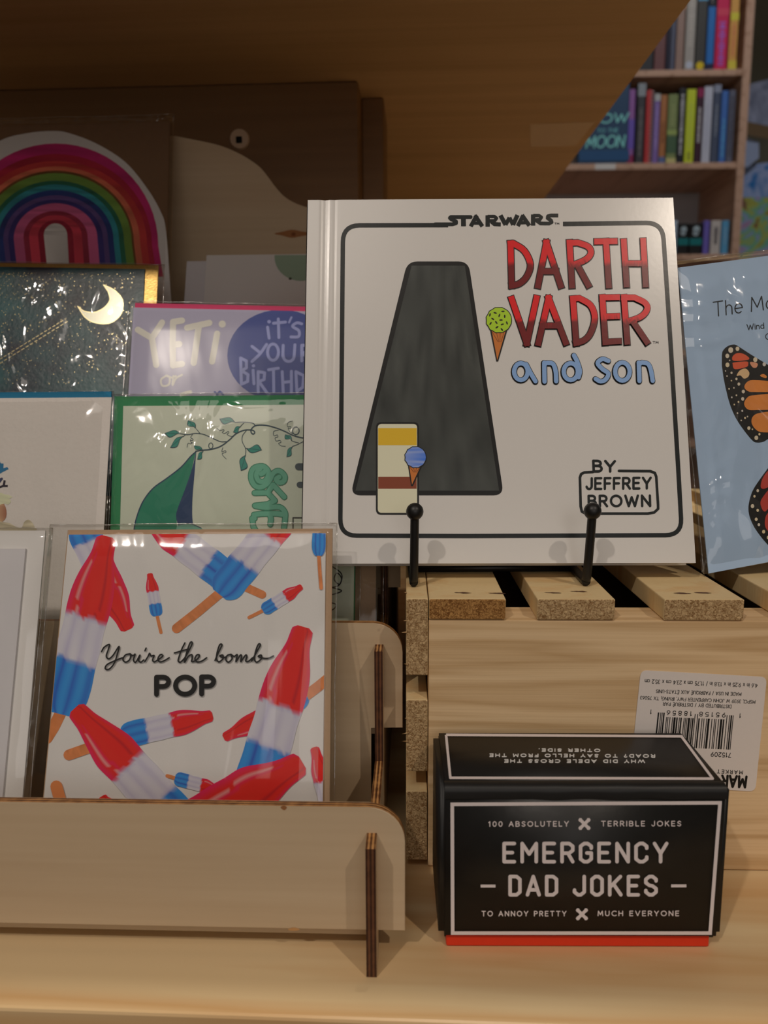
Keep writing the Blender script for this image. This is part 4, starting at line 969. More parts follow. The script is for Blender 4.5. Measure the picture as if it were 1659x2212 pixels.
TLb, TRb, BRb, BLb = Q((557, 500), (1325, 530), (1292, 872), (522, 838))
def bl(s_, t_): return tuple((TLb[i] * (1 - s_) + TRb[i] * s_) * (1 - t_) + (BLb[i] * (1 - s_) + BRb[i] * s_) * t_ for i in (0, 1))
x = 0
while x < .985:
    w_ = random.choice([.010, .010, .018, .026]); w_ = min(w_, 1 - x)
    t0 = 0 if (x < .1 or x > .88 or .47 < x < .53) else .125
    ik.fill([bl(x, t0), bl(x + w_, t0), bl(x + w_, 1), bl(x, 1)], K); x += w_ + random.choice([.009, .009, .016, .024])
ik.done('barcode_and_lettering')

# ================================================================== wire easel and picture book
BKP = Pl(ref=(1080, 1217), d=.326, yaw=.6, lean=17.6)
book = empty('picture_book', BKP.mat(), 'square white hardcover picture book with red title on black wire easel', 'book')
b4 = [BKP.hit(*p) for p in ((665, 432), (1454, 427), (1503, 1216), (652, 1218))]
bw0, bw1 = (b4[0][0] + b4[3][0]) / 2, (b4[1][0] + b4[2][0]) / 2
def coverprof(x):                                       # hinge groove by the spine
    d = x - b4[3][0]
    return -.0005 * math.exp(-((d - .0085) / .0016) ** 2) - .0002 * math.exp(-((d - .0130) / .0012) ** 2)
nx = 90; V = []; Fc = []
for j, (L_, R_) in enumerate(((b4[3], b4[2]), (b4[0], b4[1]))):
    for i in range(nx + 1):
        s_ = (i / nx) ** 1.5; a = L_[0] * (1 - s_) + R_[0] * s_; b_ = L_[1] * (1 - s_) + R_[1] * s_
        V.append((a, b_, coverprof(a)))
k = len(V)
for v in list(V): V.append((v[0], v[1], -.003))
n1 = nx + 1
for i in range(nx):
    Fc.append((i, i + 1, n1 + i + 1, n1 + i)); Fc.append((k + i, k + n1 + i, k + n1 + i + 1, k + i + 1))
    Fc.append((i, k + i, k + i + 1, i + 1)); Fc.append((n1 + i, n1 + i + 1, k + n1 + i + 1, k + n1 + i))
Fc.append((0, n1, k + n1, k)); Fc.append((nx, k + nx, k + n1 + nx, n1 + nx))
cv = mesh('front_cover', V, Fc, M['gloss_white'], book)
qb = [b4[0], b4[1], b4[2], b4[3]]
extrude('back_cover', qb[::-1], -.0135, -.0108, M['gloss_white'], book, bev=.0003)
extrude('page_block', grow(qb, -.003, -.0028, -.003, -.0028)[::-1], -.0107, -.0031, M['pages'], book)
extrude('spine', [(b4[3][0] - .0008, b4[3][1]), (b4[3][0] + .0022, b4[3][1]), (b4[0][0] + .0022, b4[0][1]), (b4[0][0] - .0008, b4[0][1])], -.0107, -.0031, paper('spine_dark', (.03, .03, .03), .4), book, bev=.0004)
ik = Ink(BKP, M['ink_gloss'], cv, None, base=.00012)
INK = pc(13, 16, 15)
Lg = cr(.3014, 940, 440); C7 = cr(.349, 1080, 420); C1 = cr(.2767, 1200, 900)
frame = [(968, 486.5), (741, 487), (735, 1157), (1000, 1158), (1473, 1156), (1466, 1030), (1447, 720), (1431, 481), (1216, 484)]
def soft(pts, r, n=7):
    out = [pts[0]]
    for i in range(1, len(pts) - 1):
        p, a_, b_ = Vector(pts[i]), Vector(pts[i - 1]), Vector(pts[i + 1])
        s0 = p + (a_ - p).normalized() * r; s1 = p + (b_ - p).normalized() * r
        out += [tuple(s0 * (1 - k / n) ** 2 + p * 2 * (k / n) * (1 - k / n) + s1 * (k / n) ** 2) for k in range(n + 1)]
    return out + [pts[-1]]
ik.line(soft(frame, 36), 9.5, INK, False)
ik.layer += 1
for st_ in ([(0, 148), (125, 148), (150, 140), (150, 128), (115, 112), (105, 103), (112, 96), (255, 96)],):
    ik.line(Lg(*st_), 8, INK, True)
for st_, w_ in (([(202, 92), (203, 162)], 10.5), ([(255, 163), (298, 84)], 8.8), ([(285, 84), (338, 163)], 8.8), ([(278, 140), (325, 140)], 6.6), ([(376, 84), (376, 165)], 9.3), ([(376, 92), (425, 92), (440, 105), (428, 122), (385, 124)], 7), ([(402, 128), (425, 147), (470, 149)], 8.5),
                ([(468, 84), (505, 152)], 9.3), ([(505, 152), (532, 100)], 8.3), ([(532, 100), (558, 152)], 8.3), ([(558, 152), (590, 82)], 9.3), ([(592, 160), (632, 84)], 8.8), ([(622, 82), (675, 158)], 8.8), ([(614, 138), (660, 136)], 6.6), ([(702, 78), (702, 157)], 9.3),
                ([(702, 86), (745, 86), (762, 98), (750, 115), (712, 117)], 7), ([(725, 120), (755, 142), (815, 143), (835, 133), (830, 120), (806, 104), (808, 90), (830, 85), (882, 85)], 7.8)):
    ik.line(Lg(*st_), w_, INK, False)
text(ik, 'TM', Lg((856, 149))[0], Lg((888, 149))[0], (0, -3.4), 1, INK)
T_ = [[(65, 305), (72, 565)], [(65, 305)] + smooth_pts([(80, 303), (150, 350), (188, 435), (165, 510), (120, 553), (74, 565)], 4), [(235, 565), (287, 300)], [(287, 300), (375, 565)], [(262, 478), (345, 478)],
      [(430, 300), (445, 565)], [(430, 302)] + smooth_pts([(480, 300), (545, 325), (562, 365), (530, 405), (450, 440)], 4), [(478, 440), (545, 562)], [(600, 294), (708, 292)], [(655, 292), (672, 565)], [(765, 295), (782, 560)], [(885, 290), (900, 560)], [(774, 430), (892, 430)]]
V_ = [[(72, 650), (165, 922)], [(165, 922), (225, 645)], [(237, 922), (300, 645)], [(300, 645), (405, 918)], [(263, 815), (355, 815)], [(450, 648), (470, 922)], [(450, 648)] + smooth_pts([(490, 645), (560, 690), (585, 770), (560, 860), (520, 905), (470, 922)], 4),
      [(632, 640), (650, 918)], [(632, 642), (722, 640)], [(642, 760), (722, 757)], [(650, 916), (732, 912)], [(765, 640), (785, 915)], [(765, 642)] + smooth_pts([(830, 642), (895, 675), (908, 715), (870, 760), (785, 792)], 4), [(820, 790), (905, 915)]]
def redf(y0):
    def f_(x, y):
        th = y0 + 3.5 * math.sin(x * 1.3) + 2 * math.sin(x * 2.9)
        return mixc(pc(176, 16, 20), pc(84, 10, 12), (y - th) / 10 + .3)
    return f_
for set_, y0 in ((T_, 568), (V_, 690)):
    for s_ in set_:                                     # squared ends: push both ends out a little for the outline
        q_ = C7(*s_)
        d0 = Vector(q_[0]) - Vector(q_[1]); d1 = Vector(q_[-1]) - Vector(q_[-2])
        o0 = tuple(Vector(q_[0]) + d0.normalized() * 8.3); o1 = tuple(Vector(q_[-1]) + d1.normalized() * 8.3)
        ik.line([o0] + q_ + [o1], 16.4, BLK, False)
        if len(q_) > 2: ik.line(q_, 16.4, BLK, True)
ik.layer += 1
for set_, y0 in ((T_, 568), (V_, 690)):
    for s_ in set_:
        q_ = C7(*s_); d0 = Vector(q_[0]) - Vector(q_[1]); d1 = Vector(q_[-1]) - Vector(q_[-2])
        ik.line([tuple(Vector(q_[0]) + d0.normalized() * 6.3)] + q_ + [tuple(Vector(q_[-1]) + d1.normalized() * 6.3)], 12.6, redf(y0), False, maxseg=2.5)
ik.layer -= 1
text(ik, 'TM', C7((946, 923))[0], C7((980, 923))[0], (0, -4.6), 1.1, INK)
ND = [arc(128, 1100, 42, 52, 0, 360, 20), [(160, 1055), (188, 1110), (218, 1160)], [(272, 1045), (274, 1162)], [(272, 1055)] + smooth_pts([(290, 1046), (325, 1052), (342, 1095), (346, 1160)], 4), arc(436, 1100, 44, 52, 0, 360, 20), smooth_pts([(456, 1000), (476, 1040), (492, 1095), (484, 1135)], 4),
      smooth_pts([(668, 1034), (632, 1022), (602, 1048), (632, 1085), (668, 1112), (650, 1150), (618, 1160), (590, 1145)], 4), arc(755, 1100, 45, 56, 0, 360, 20), [(856, 1045), (860, 1158)], [(856, 1055)] + smooth_pts([(875, 1044), (912, 1052), (930, 1090), (942, 1157)], 4)]
for s_ in ND: ik.line(C7(*s_), 13.8, BLK, True)
ik.layer += 1
for s_ in ND: ik.line(C7(*s_), 9.4, pc(104, 128, 158), True)
ik.layer -= 1
text(ik, 'BY', C1((298, 428))[0], C1((462, 428))[0], (-1, -23), 5.6, INK, up1=(0, -22), gap=.3)
ik.line(C1(*[(292, 432), (225, 436), (200, 448), (190, 475), (196, 700), (205, 740), (235, 757), (720, 757), (770, 748), (800, 720), (800, 690), (786, 470), (775, 440), (740, 426), (495, 424)]), 5.8, INK)
text(ik, 'JEFFREY', C1((242, 565))[0], C1((742, 560))[0], (0, -23), 5.2, INK, gap=.34)
text(ik, 'BROWN', C1((260, 700))[0], C1((738, 698))[0], (-.6, -22.5), 5.2, INK, gap=.36)
ik.done('cover_lettering')
# plain stand-ins of the cover picture's size and colours
ik = Ink(BKP, M['ink_gloss'], cv, None, base=.00012)
def rp(q_, r_): return rounded(q_, r_, 6)
def greyf(x, y):
    n = .5 + .5 * mnoise.noise(Vector((x * .06, y * .012, 4))); return mixc(pc(26, 27, 24), pc(62, 62, 56), n * .9)
def strips(q_, colf, n=26):
    for j in range(n):
        for i in range(18):
            def P_(s, t): return tuple((q_[0][c] * (1 - s) + q_[1][c] * s) * (1 - t) + (q_[3][c] * (1 - s) + q_[2][c] * s) * t for c in (0, 1))
            a_ = [P_(i / 18, j / n), P_((i + 1) / 18, j / n), P_((i + 1) / 18, (j + 1) / n), P_(i / 18, (j + 1) / n)]
            ik.poly(a_, [colf(*p) for p in a_])
ik.fill(rp([(880, 565), (1012, 565), (1088, 1070), (757, 1070)], 22), BLK); ik.layer += 1
strips([(889, 574), (1004, 574), (1078, 1060), (768, 1060)], greyf); ik.layer += 1
ik.fill(rp([(812, 912), (905, 912), (905, 1112), (812, 1112)], 12), BLK); ik.layer += 1
ik.fill(rp([(816, 916), (901, 916), (901, 1108), (816, 1108)], 9), pc(168, 160, 132)); ik.layer += 1
ik.fill([(817, 1030), (900, 1030), (900, 1056), (817, 1056)], pc(100, 46, 26)); ik.fill([(817, 925), (900, 925), (900, 962), (817, 962)], pc(176, 138, 30)); ik.layer += 1
def cone(cx, cy, r_, col1, tip, chips):
    ik.fill([(cx - r_ * .72, cy + r_ * .5), (cx + r_ * .72, cy + r_ * .5), (tip[0] + 2, tip[1] + 3), (tip[0] - 2, tip[1] + 3)], BLK); ik.layer += 1
    ik.fill([(cx - r_ * .6, cy + r_ * .5), (cx + r_ * .6, cy + r_ * .5), tip], pc(150, 84, 34)); ik.layer += 1
    for k in range(4):
        ik.line([(cx - r_ * .5 + k * r_ * .3, cy + r_ * .9), (cx + (tip[0] - cx) * .5 + k * 2, cy + (tip[1] - cy) * .55)], .9, pc(70, 34, 16))
    ik.layer += 1
    ik.fill([(cx + (r_ + .8 * math.sin(k * 3)) * math.cos(k * .26), cy + (r_ + .8 * math.sin(k * 3)) * math.sin(k * .26)) for k in range(24)], BLK); ik.layer += 1
    ik.fill([(cx + (r_ - 1.8 + .8 * math.sin(k * 3)) * math.cos(k * .26), cy + (r_ - 1.8 + .8 * math.sin(k * 3)) * math.sin(k * .26)) for k in range(24)], lambda x, y: mixc(col1, (.7, .75, .8) if not chips else pc(120, 150, 40), max(0, .25 + .5 * mnoise.noise(Vector((x * .2, y * .2, 1)))))); ik.layer += 1
    if chips:
        random.seed(9)
        for k in range(13):
            a_ = k * 2.4; rr = r_ * .8 * math.sqrt((k + .5) / 13); ik.disc((cx + rr * math.cos(a_), cy + rr * math.sin(a_)), 4, pc(30, 24, 16), 1.8, rot=a_ * 1.7, n=8)
    ik.layer += 1
cone(1077.5, 692, 28.5, pc(132, 152, 24), (1074, 778), True)
cone(897.5, 988, 24, pc(28, 78, 150), (890, 1047), False)
ik.done('cover_picture')

# easel
WZ = .1190
zt = CP.w(0, ST, 0).z
easel = empty('wire_easel', None, 'black wire easel with two ball-tipped hooks holding up the white book', 'easel', loc=(BKP.o.x, BKP.o.y, zt))
wr = .00185
eo = Vector(easel.location)
def hook(ball_px, foot_px):
    base = vhit(foot_px[0], foot_px[1], .3155); base.z = zt + wr
    top_ = vhit(ball_px[0], ball_px[1], .3115); d_ = (base - top_)
    back = Vector((base.x * 1.03, .392, zt + wr))
    path = [top_, top_ + d_ * .5, base + Vector((0, -.0002, .004)), base + Vector((0, .0012, .0010)), base + Vector((0, .004, .0001)), (base + back) / 2, back]
    o = tube('hook', [p - eo for p in smooth_pts_v(path)], wr, M['wire'], easel)
    bm = bmesh.new(); bmesh.ops.create_uvsphere(bm, u_segments=20, v_segments=12, radius=.0036)
    for v in bm.verts: v.co += top_ - eo
    frombm('ball_tip', bm, M['wire'], o, smooth=True); return base, back, top_
def smooth_pts_v(path): return [Vector(p) for p in smooth_pts(path, 5)]
h1 = hook((896, 1105), (894, 1238)); h2 = hook((1280, 1104), (1268, 1240))
for a_, b_ in ((h1[0], h2[0]),):
    y_ = .3435; z_ = zt + wr * 1.02
    tube('crossbar', [Vector((a_.x, y_, z_)) - eo, Vector((b_.x, y_, z_)) - eo], wr, M['wire'], easel)
tube('rear_bar', [h1[1] - eo, h2[1] - eo], wr, M['wire'], easel)
mid = (h1[1] + h2[1]) / 2
for hh, s_ in ((h1, -1), (h2, 1)):
    lowp = Vector((hh[0].x, .3460, zt + wr * 2.6)); topp = Vector((mid.x + s_ * .03, .4075, zt + .125))
    tube('upright', [lowp - eo, topp - eo], wr * .85, M['wire'], easel)
tube('top_bar', [Vector((mid.x - .03, .4075, zt + .125)) - eo, Vector((mid.x + .03, .4075, zt + .125)) - eo], wr * .85, M['wire'], easel)
tube('rear_leg', [Vector((mid.x, .4075, zt + .125)) - eo, Vector((mid.x, .45, zt + wr)) - eo], wr * .85, M['wire'], easel)

# ================================================================== butterfly card on the crate
FP = Pl(ref=(1531, 1240), d=.330, yaw=-4, lean=19)
fly = empty('butterfly_toy_card', FP.mat(), 'pale blue sleeved card with monarch butterfly, leaning right of the book', 'card')
fq = [FP.hit(*p) for p in ((1464, 578), (1790, 535), (1850, 1178), (1531, 1239))]
sheet('card_front', FP, None, -.0006, 0, M['sky'], fly, quad=fq)
bag('sleeve', [(fq[0][0] - .0022, fq[0][1] + .0035), (fq[1][0] + .003, fq[1][1] + .0035), (fq[2][0] + .003, fq[2][1] - .0002), (fq[3][0] - .0018, fq[3][1] - .0002)], -.004, .0022, M['cello_wrinkled'], fly, 21, .0016, 34, 50)
ik = Ink(FP, M['ink'], fly, None)
G3 = cr(.2262, 1540, 700)
OR, ORR, RD, CRM = pc(178, 104, 44), pc(166, 66, 38), pc(140, 44, 34), pc(186, 164, 124)
UWo = G3(*smooth_pts([(85, 300), (95, 255), (140, 212), (205, 196), (260, 225), (360, 290), (526, 390), (700, 500)], 5)) + G3((700, 1000)) + G3(*smooth_pts([(526, 1098), (480, 1125), (425, 1132), (380, 1115), (300, 1020), (220, 900), (160, 760), (110, 560), (85, 400)], 5))
LWo = G3(*smooth_pts([(526, 1375), (450, 1480), (380, 1590), (345, 1700), (340, 1790), (365, 1880), (420, 1980), (526, 2110), (640, 2200)], 5)) + G3((700, 2150), (700, 1250))
ik.fill(UWo, BLK); ik.fill(LWo, BLK); ik.layer += 1
def blob(pts, c_): ik.fill(G3(*smooth_pts(pts, 4, True)), c_)
blob([(185, 315), (225, 280), (290, 285), (345, 325), (320, 345), (200, 352)], ORR)
blob([(188, 385), (200, 368), (320, 358), (336, 380), (320, 410), (210, 432)], ORR)
blob([(352, 372), (372, 362), (425, 378), (415, 415), (380, 415)], pc(178, 118, 86)); blob([(225, 495), (255, 445), (310, 426), (346, 465), (335, 505), (295, 522), (262, 492)], pc(176, 142, 100))
blob([(298, 600), (330, 550), (400, 536), (600, 560), (700, 640), (400, 650), (330, 640)], OR); blob([(296, 760), (330, 700), (400, 680), (700, 668), (700, 800), (420, 822), (330, 815)], OR)
blob([(366, 930), (400, 865), (526, 838), (700, 830), (700, 1010), (480, 1035), (400, 1000)], OR); blob([(448, 495), (480, 478), (512, 500), (500, 518)], OR)
blob([(455, 1560), (470, 1480), (526, 1400), (600, 1360), (600, 1500), (500, 1570)], RD); blob([(452, 1720), (470, 1660), (560, 1560), (640, 1600), (520, 1770), (480, 1785)], RD); blob([(494, 1880), (526, 1800), (650, 1700), (700, 1900), (600, 2020), (510, 1960)], RD)
for x, y, r_ in ((168, 250, 28), (232, 238, 22), (135, 306, 22), (136, 392, 23), (158, 349, 8), (117, 450, 7), (175, 468, 12), (131, 499, 8), (173, 543, 8), (222, 526, 13), (245, 575, 16), (152, 620, 9), (198, 611, 8), (288, 646, 18), (177, 702, 9), (222, 682, 9), (281, 717, 18), (240, 746, 10), (200, 771, 8), (277, 831, 10), (231, 853, 9), (303, 899, 11), (328, 885, 8), (268, 922, 8), (339, 996, 18), (373, 1007, 8), (412, 1088, 22), (440, 1054, 12),
                 (402, 342, 24), (487, 386, 20), (425, 1592, 15), (393, 1646, 13), (375, 1740, 20), (423, 1780, 15), (409, 1866, 17), (434, 1918, 15), (480, 1984, 18), (526, 2040, 18)):
    ik.disc(G3((x, y))[0], r_ * .2262 * .85, mixc(CRM, (.7, .66, .62), (x * 7 % 10) / 10), r_ * .2262, n=10)
ik.done('butterfly_print')
ik = Ink(FP, M['ink'], fly, None)
text(ik, 'The', (1542, 684), (1604, 675), (-1.5, -31), 2.4, K, gap=.22)
text(ik, 'Mona', (1623, 673), (1716, 661), (-1.5, -30), 2.4, K, gap=.22)
text(ik, 'Wind', (1614, 713), (1650, 709.5), (-.8, -12), 1.7, K, gap=.25); text(ik, 'C', (1654, 734), (1665, 733), (-.8, -13), 1.7, K)
ik.done('lettering')

# ================================================================== black joke box
XP0 = Pl(ref=(1250, 2040), d=.2485, yaw=.7)
XP = Pl(point=(XP0.o.x, XP0.o.y, 0), yaw=.7)
jb = empty('joke_card_box', XP.mat(), 'small black lidded box with white block lettering on red base', 'box')
TPz = XP.hit(1260, 1699)[1]
xl, xr = XP.hit(946, 1800)[0], XP.hit(1583, 1715)[0]; zb0 = XP.hit(1250, 2033)[1]
xl2, xr2 = XP.hit(954, 2020)[0], XP.hit(1556, 2020)[0]; xl = (xl + xl2) / 2 - .0003; xr = (xr + xr2) / 2 + .0002
DB = -.0445
lid = bmesh.new(); bmesh.ops.create_cube(lid, size=1)
for v in lid.verts: v.co = Vector(((xl + xr) / 2 + v.co.x * (xr - xl), (zb0 + TPz) / 2 + v.co.y * (TPz - zb0), DB / 2 + v.co.z * -DB))
bmesh.ops.bevel(lid, geom=list(lid.edges), offset=.0022, segments=4, affect='EDGES')
lo_ = frombm('lid', lid, M['black_box'], jb, smooth=True)
# paper wrap folded over the front top edge, slightly proud and uneven
V = []; Fq = []
n = 60
for i in range(n + 1):
    s_ = i / n; a = xl + .0018 + (xr - xl - .0036) * s_; wv = mnoise.noise(Vector((s_ * 9, 1, 2))) * .0005
    for (b_, c_) in ((TPz + .00025, -.0035), (TPz + .0003, -.0018), (TPz - .0006 + wv * .4, -.0002 + .0002), (TPz - .0022 + wv, .00035 + wv * .25), (TPz - .0046 + wv * .8, .00025)): V.append((a, b_, c_))
for i in range(n):
    for j in range(4): Fq.append((i * 5 + j, i * 5 + j + 1, (i + 1) * 5 + j + 1, (i + 1) * 5 + j))
mesh('folded_edge', V, Fq, M['black_box'], lo_, smooth=True)
box('base', (xl + .0028, .0003, DB + .002), (xr - .0038, zb0 + .004, -.0014), M['red_base'], jb, .0006, 2, label='bright red base showing below the black lid')
K5 = cr(.4575, 900, 1560)
WT = pc(166, 152, 144, 1.0)
ik = Ink(XP, M['ink_matte'], lo_, None, base=.00012)
fr = K5((168, 387), (1432, 380), (1385, 995), (170, 995)); ik.line(fr + [fr[0]], 7.6, WT, False)
for p in fr: ik.fill([(p[0] - 3.8, p[1] - 3.8), (p[0] + 3.8, p[1] - 3.8), (p[0] + 3.8, p[1] + 3.8), (p[0] - 3.8, p[1] + 3.8)], WT)
def kt(s_, p0, p1, h_, w_, font=G, g=.26): text(ik, s_, K5(p0)[0], K5(p1)[0], (0, -h_ * .4575), w_, WT, font, g)
kt('100 ABSOLUTELY', (340, 491), (716, 490), 22, 2.05, g=.5); kt('TERRIBLE JOKES', (872, 489), (1247, 489), 22, 2.05, g=.5)
kt('TO ANNOY PRETTY', (308, 914), (705, 914), 22, 2.05, g=.5); kt('MUCH EVERYONE', (856, 913), (1237, 913), 22, 2.05, g=.5)
kt('EMERGENCY', (413, 658), (1180, 658), 86, 7.7, OCT, .32); kt('DAD', (441, 814), (660, 814), 86, 7.7, OCT, .34); kt('JOKES', (745, 814), (1130, 814), 86, 7.7, OCT, .33)
ik.line(K5((302, 773), (372, 773)), 6.2, WT, False); ik.line(K5((1201, 772), (1273, 772)), 6.2, WT, False)
for cx, cy in ((792, 480), (780, 906)):
    ik.line(K5((cx - 18, cy - 18), (cx + 18, cy + 18)), 7, WT, False); ik.line(K5((cx - 18, cy + 18), (cx + 18, cy - 18)), 7, WT, False)
    for e_ in ((-1, -1), (1, 1), (-1, 1), (1, -1)): ik.disc(K5((cx + e_[0] * 19, cy + e_[1] * 19))[0], 4.6, WT, n=6)
ik.done('front_lettering')
XT = Pl.__new__(Pl); XT.o = XP.w(0, TPz, 0); XT.u = XP.u; XT.v = -XP.n; XT.n = XP.v
toph = empty('x_tmp'); bpy.data.objects.remove(toph)
class TopInk(Ink):
    pass
ik = TopInk(XT, M['ink_matte'], lo_, None, base=.00012)
fr = K5((139, 61), (1250, 68), (1398, 268), (159, 264)); ik.line(fr + [fr[0]], 5.5, WT, False, taper=None)
W2 = pc(180, 174, 166)
def tt(s_, p0, p1, h_): text(ik, s_, K5(p0)[0], K5(p1)[0], (0, h_ * .4575), 2.2, W2, gap=.5)
tt('WHY DID ADELE CROSS THE', (1076, 180), (416, 178), 13); tt('ROAD? TO SAY HELLO FROM THE', (1124, 155), (346, 151), 13); tt('OTHER SIDE.', (865, 129), (578, 127), 12)
V2 = [XP.w(0, 0, 0)]
ik.flush(); ik.V = [(a, TPz + o_, -b_) for a, b_, o_ in ik.V]                 # from the lid's top plane into box coordinates
ik.done('top_lettering')

# ================================================================== bookcase across the room
CS = Pl(ref=(1400, 350), d=2.2, yaw=1.0)
csz = lambda y, x=1450: CS.hit(x, y)[1]
csx = lambda x, y=350: CS.hit(x, y)[0]
case = empty('bookcase', CS.mat(), 'light brown bookcase full of upright books, across the room', 'bookcase')
xp0, xp1 = csx(1597.5, 270), csx(1615, 270)
zb = -CS.o.z - .95 + .0005
zt_c = csz(-330)
CX0 = csx(900)
box('side_panel', (xp0, zb, -.27), (xp1, zt_c, 0), M['case'], case, .002, 2)
box('side_panel', (CX0 - .02, zb, -.27), (CX0, zt_c, 0), M['case'], case, .002, 2)
box('back_panel', (CX0, zb, -.27), (xp0, zt_c, -.262), M['case_back'], case)
S1z, S2z = csz(150), csz(351); th_ = S1z - csz(165); gap_ = S1z - S2z
S3z = S2z - gap_ * 1.02
for z_ in (S1z, S2z, S3z, S3z - gap_ * 1.1, S3z - gap_ * 2.2, S1z + gap_ * 1.15):
    o = box('shelf', (CX0 + .0005, z_ - th_, -.26), (xp0 - .0005, z_, -.001), M['case'], case, .0015, 1)
    if z_ == S2z:
        lx = csx(1308); mesh('shelf_label', [(lx - .028, z_ - th_ * .95, .0), (lx + .028, z_ - th_ * .95, .0), (lx + .028, z_ - .001, .0), (lx - .028, z_ - .001, .0)], [(0, 1, 2, 3)], M['white'], o, label='small white shelf label')
bmats = {}
def bmat(c_, r_=.45):
    k = tuple(round(x, 3) for x in c_) + (r_,)
    if k not in bmats: bmats[k] = paper('book_cloth', c_, r_, .4, .1, 60, .08)
    return bmats[k]
C4 = lambda x, y: (1150 + x * .3068, y * .3068)
random.seed(11)
def bk(x0, x1, ytop, ybase, col_, label, grp, deco=(), depth=.17, setback=.012):
    pa = C4(x0, ytop); pb = C4(x1, ybase)
    zz0 = {1: S1z, 2: S2z, 3: S3z}[grp]; a0 = csx(pa[0], C4(0, (ytop + ybase) / 2)[1]) + .0006; a1 = csx(pb[0], C4(0, (ytop + ybase) / 2)[1]) - .0006
    zt_ = csz(pa[1], (pa[0] + pb[0]) / 2)
    h_ = min(zt_ - zz0, gap_ * 1.05)
    P = CS.w((a0 + a1) / 2, zz0 + .0004, -setback)
    m_ = CS.mat().copy(); m_.translation = P
    g_ = {1: 'books on the upper shelf of the bookcase', 2: 'books on the middle shelf of the bookcase', 3: 'books on the lower shelf of the bookcase'}[grp]
    root = empty('book', m_, label, 'book', g_)
    w_ = (a1 - a0) / 2
    cov = box('cover', (-w_, 0, -depth), (w_, h_, 0), bmat(col_), root, min(.002, w_ * .3), 2)
    box('page_block', (-w_ * .8, h_ - .0005, -depth + .004), (w_ * .8, h_ + .0008, -.006), M['pages'], root)
    V = []; F = []; Cc = []
    def rect(u0, v0, u1, v1, c_):
        k = len(V); V.extend([(u0 * w_, v0 * h_, .0004), (u1 * w_, v0 * h_, .0004), (u1 * w_, v1 * h_, .0004), (u0 * w_, v1 * h_, .0004)]); Cc.extend([c_] * 4); F.append((k, k + 1, k + 2, k + 3))
    for d_ in deco:
        if d_[0] == 'r': rect(*d_[1:])
        elif d_[0] == 't':                                # title running down the spine: strokes of uneven length
            v = d_[1]
            while v < d_[2]:
                l = random.uniform(.010, .022); u = random.uniform(.25, .5); rect(-u, v, u, v + l, d_[3]); v += l + random.uniform(.006, .014)
        elif d_[0] == 'o':
            k = len(V); n = 14
            for q_ in range(n): V.append((d_[1] * w_ + d_[3] * w_ * math.cos(q_ * 6.283 / n), d_[2] * h_ + d_[3] * w_ * math.sin(q_ * 6.283 / n), .0006)); Cc.append(d_[4])
            F.append(tuple(range(k, k + n)))
    if V:
        sl = mesh('spine_lettering', V, F, M['ink'], cov, cols=Cc)
        if len(F) > 1: sl['kind'] = 'stuff'
    return root, w_, h_
kk = 1.0
W_ = pc(160, 155, 150, kk); Kc = pc(24, 24, 28)
bk(700, 770, -250, 470, pc(30, 34, 38), 'near-black book partly hidden by the maple board, upper shelf', 1)
bk(775, 878, -250, 470, pc(28, 30, 32), 'black book left of the maroon one, upper shelf', 1)
bk(880, 962, -240, 470, pc(84, 50, 48, kk), 'dull maroon book, left end in view on upper shelf', 1)
bk(964, 992, -240, 470, pc(20, 18, 34), 'thin blue-black book right of the maroon one', 1)
bk(993, 1030, -240, 470, pc(62, 64, 76, kk), 'grey-blue book left of the peach one', 1)
bk(1032, 1090, -240, 475, pc(116, 92, 80, kk), 'tan book with pale peach upper spine', 1, [('r', -1, .62, 1, .95, pc(190, 140, 100, kk))])
bk(1096, 1168, -240, 475, pc(128, 120, 110, kk), 'beige book with white disc at spine foot', 1, [('t', .25, .9, pc(150, 140, 128, kk)), ('o', 0, .06, .75, pc(185, 185, 190, kk))])
bk(1172, 1246, -240, 480, pc(48, 46, 42), 'dark grey book with yellow disc at spine foot', 1, [('o', 0, .05, .8, pc(200, 170, 30, kk)), ('r', -1, .70, 1, .74, pc(90, 150, 180, kk)), ('r', -1, .74, 1, .85, W_)])
bk(1250, 1306, -240, 470, pc(28, 84, 136, kk), 'bright blue book with white writing at top of spine', 1, [('r', -1, 0, 1, .07, pc(30, 30, 50)), ('r', -1, .64, 1, 1, pc(26, 26, 30)), ('t', .68, .95, W_)])
bk(1310, 1402, -240, 470, pc(160, 20, 60, kk), 'crimson book with violet lettering, upper shelf', 1, [('t', .05, .48, pc(150, 90, 170, kk)), ('r', -1, .55, 1, .62, pc(190, 60, 80, kk))])
bk(1408, 1470, -240, 475, pc(196, 142, 70, kk), 'orange book with yellow bands at right end, upper shelf', 1, [('r', -1, 0, 1, .10, pc(190, 170, 60, kk)), ('r', -1, .50, 1, .58, pc(196, 180, 60, kk)), ('t', .15, .45, pc(200, 120, 80, kk))])
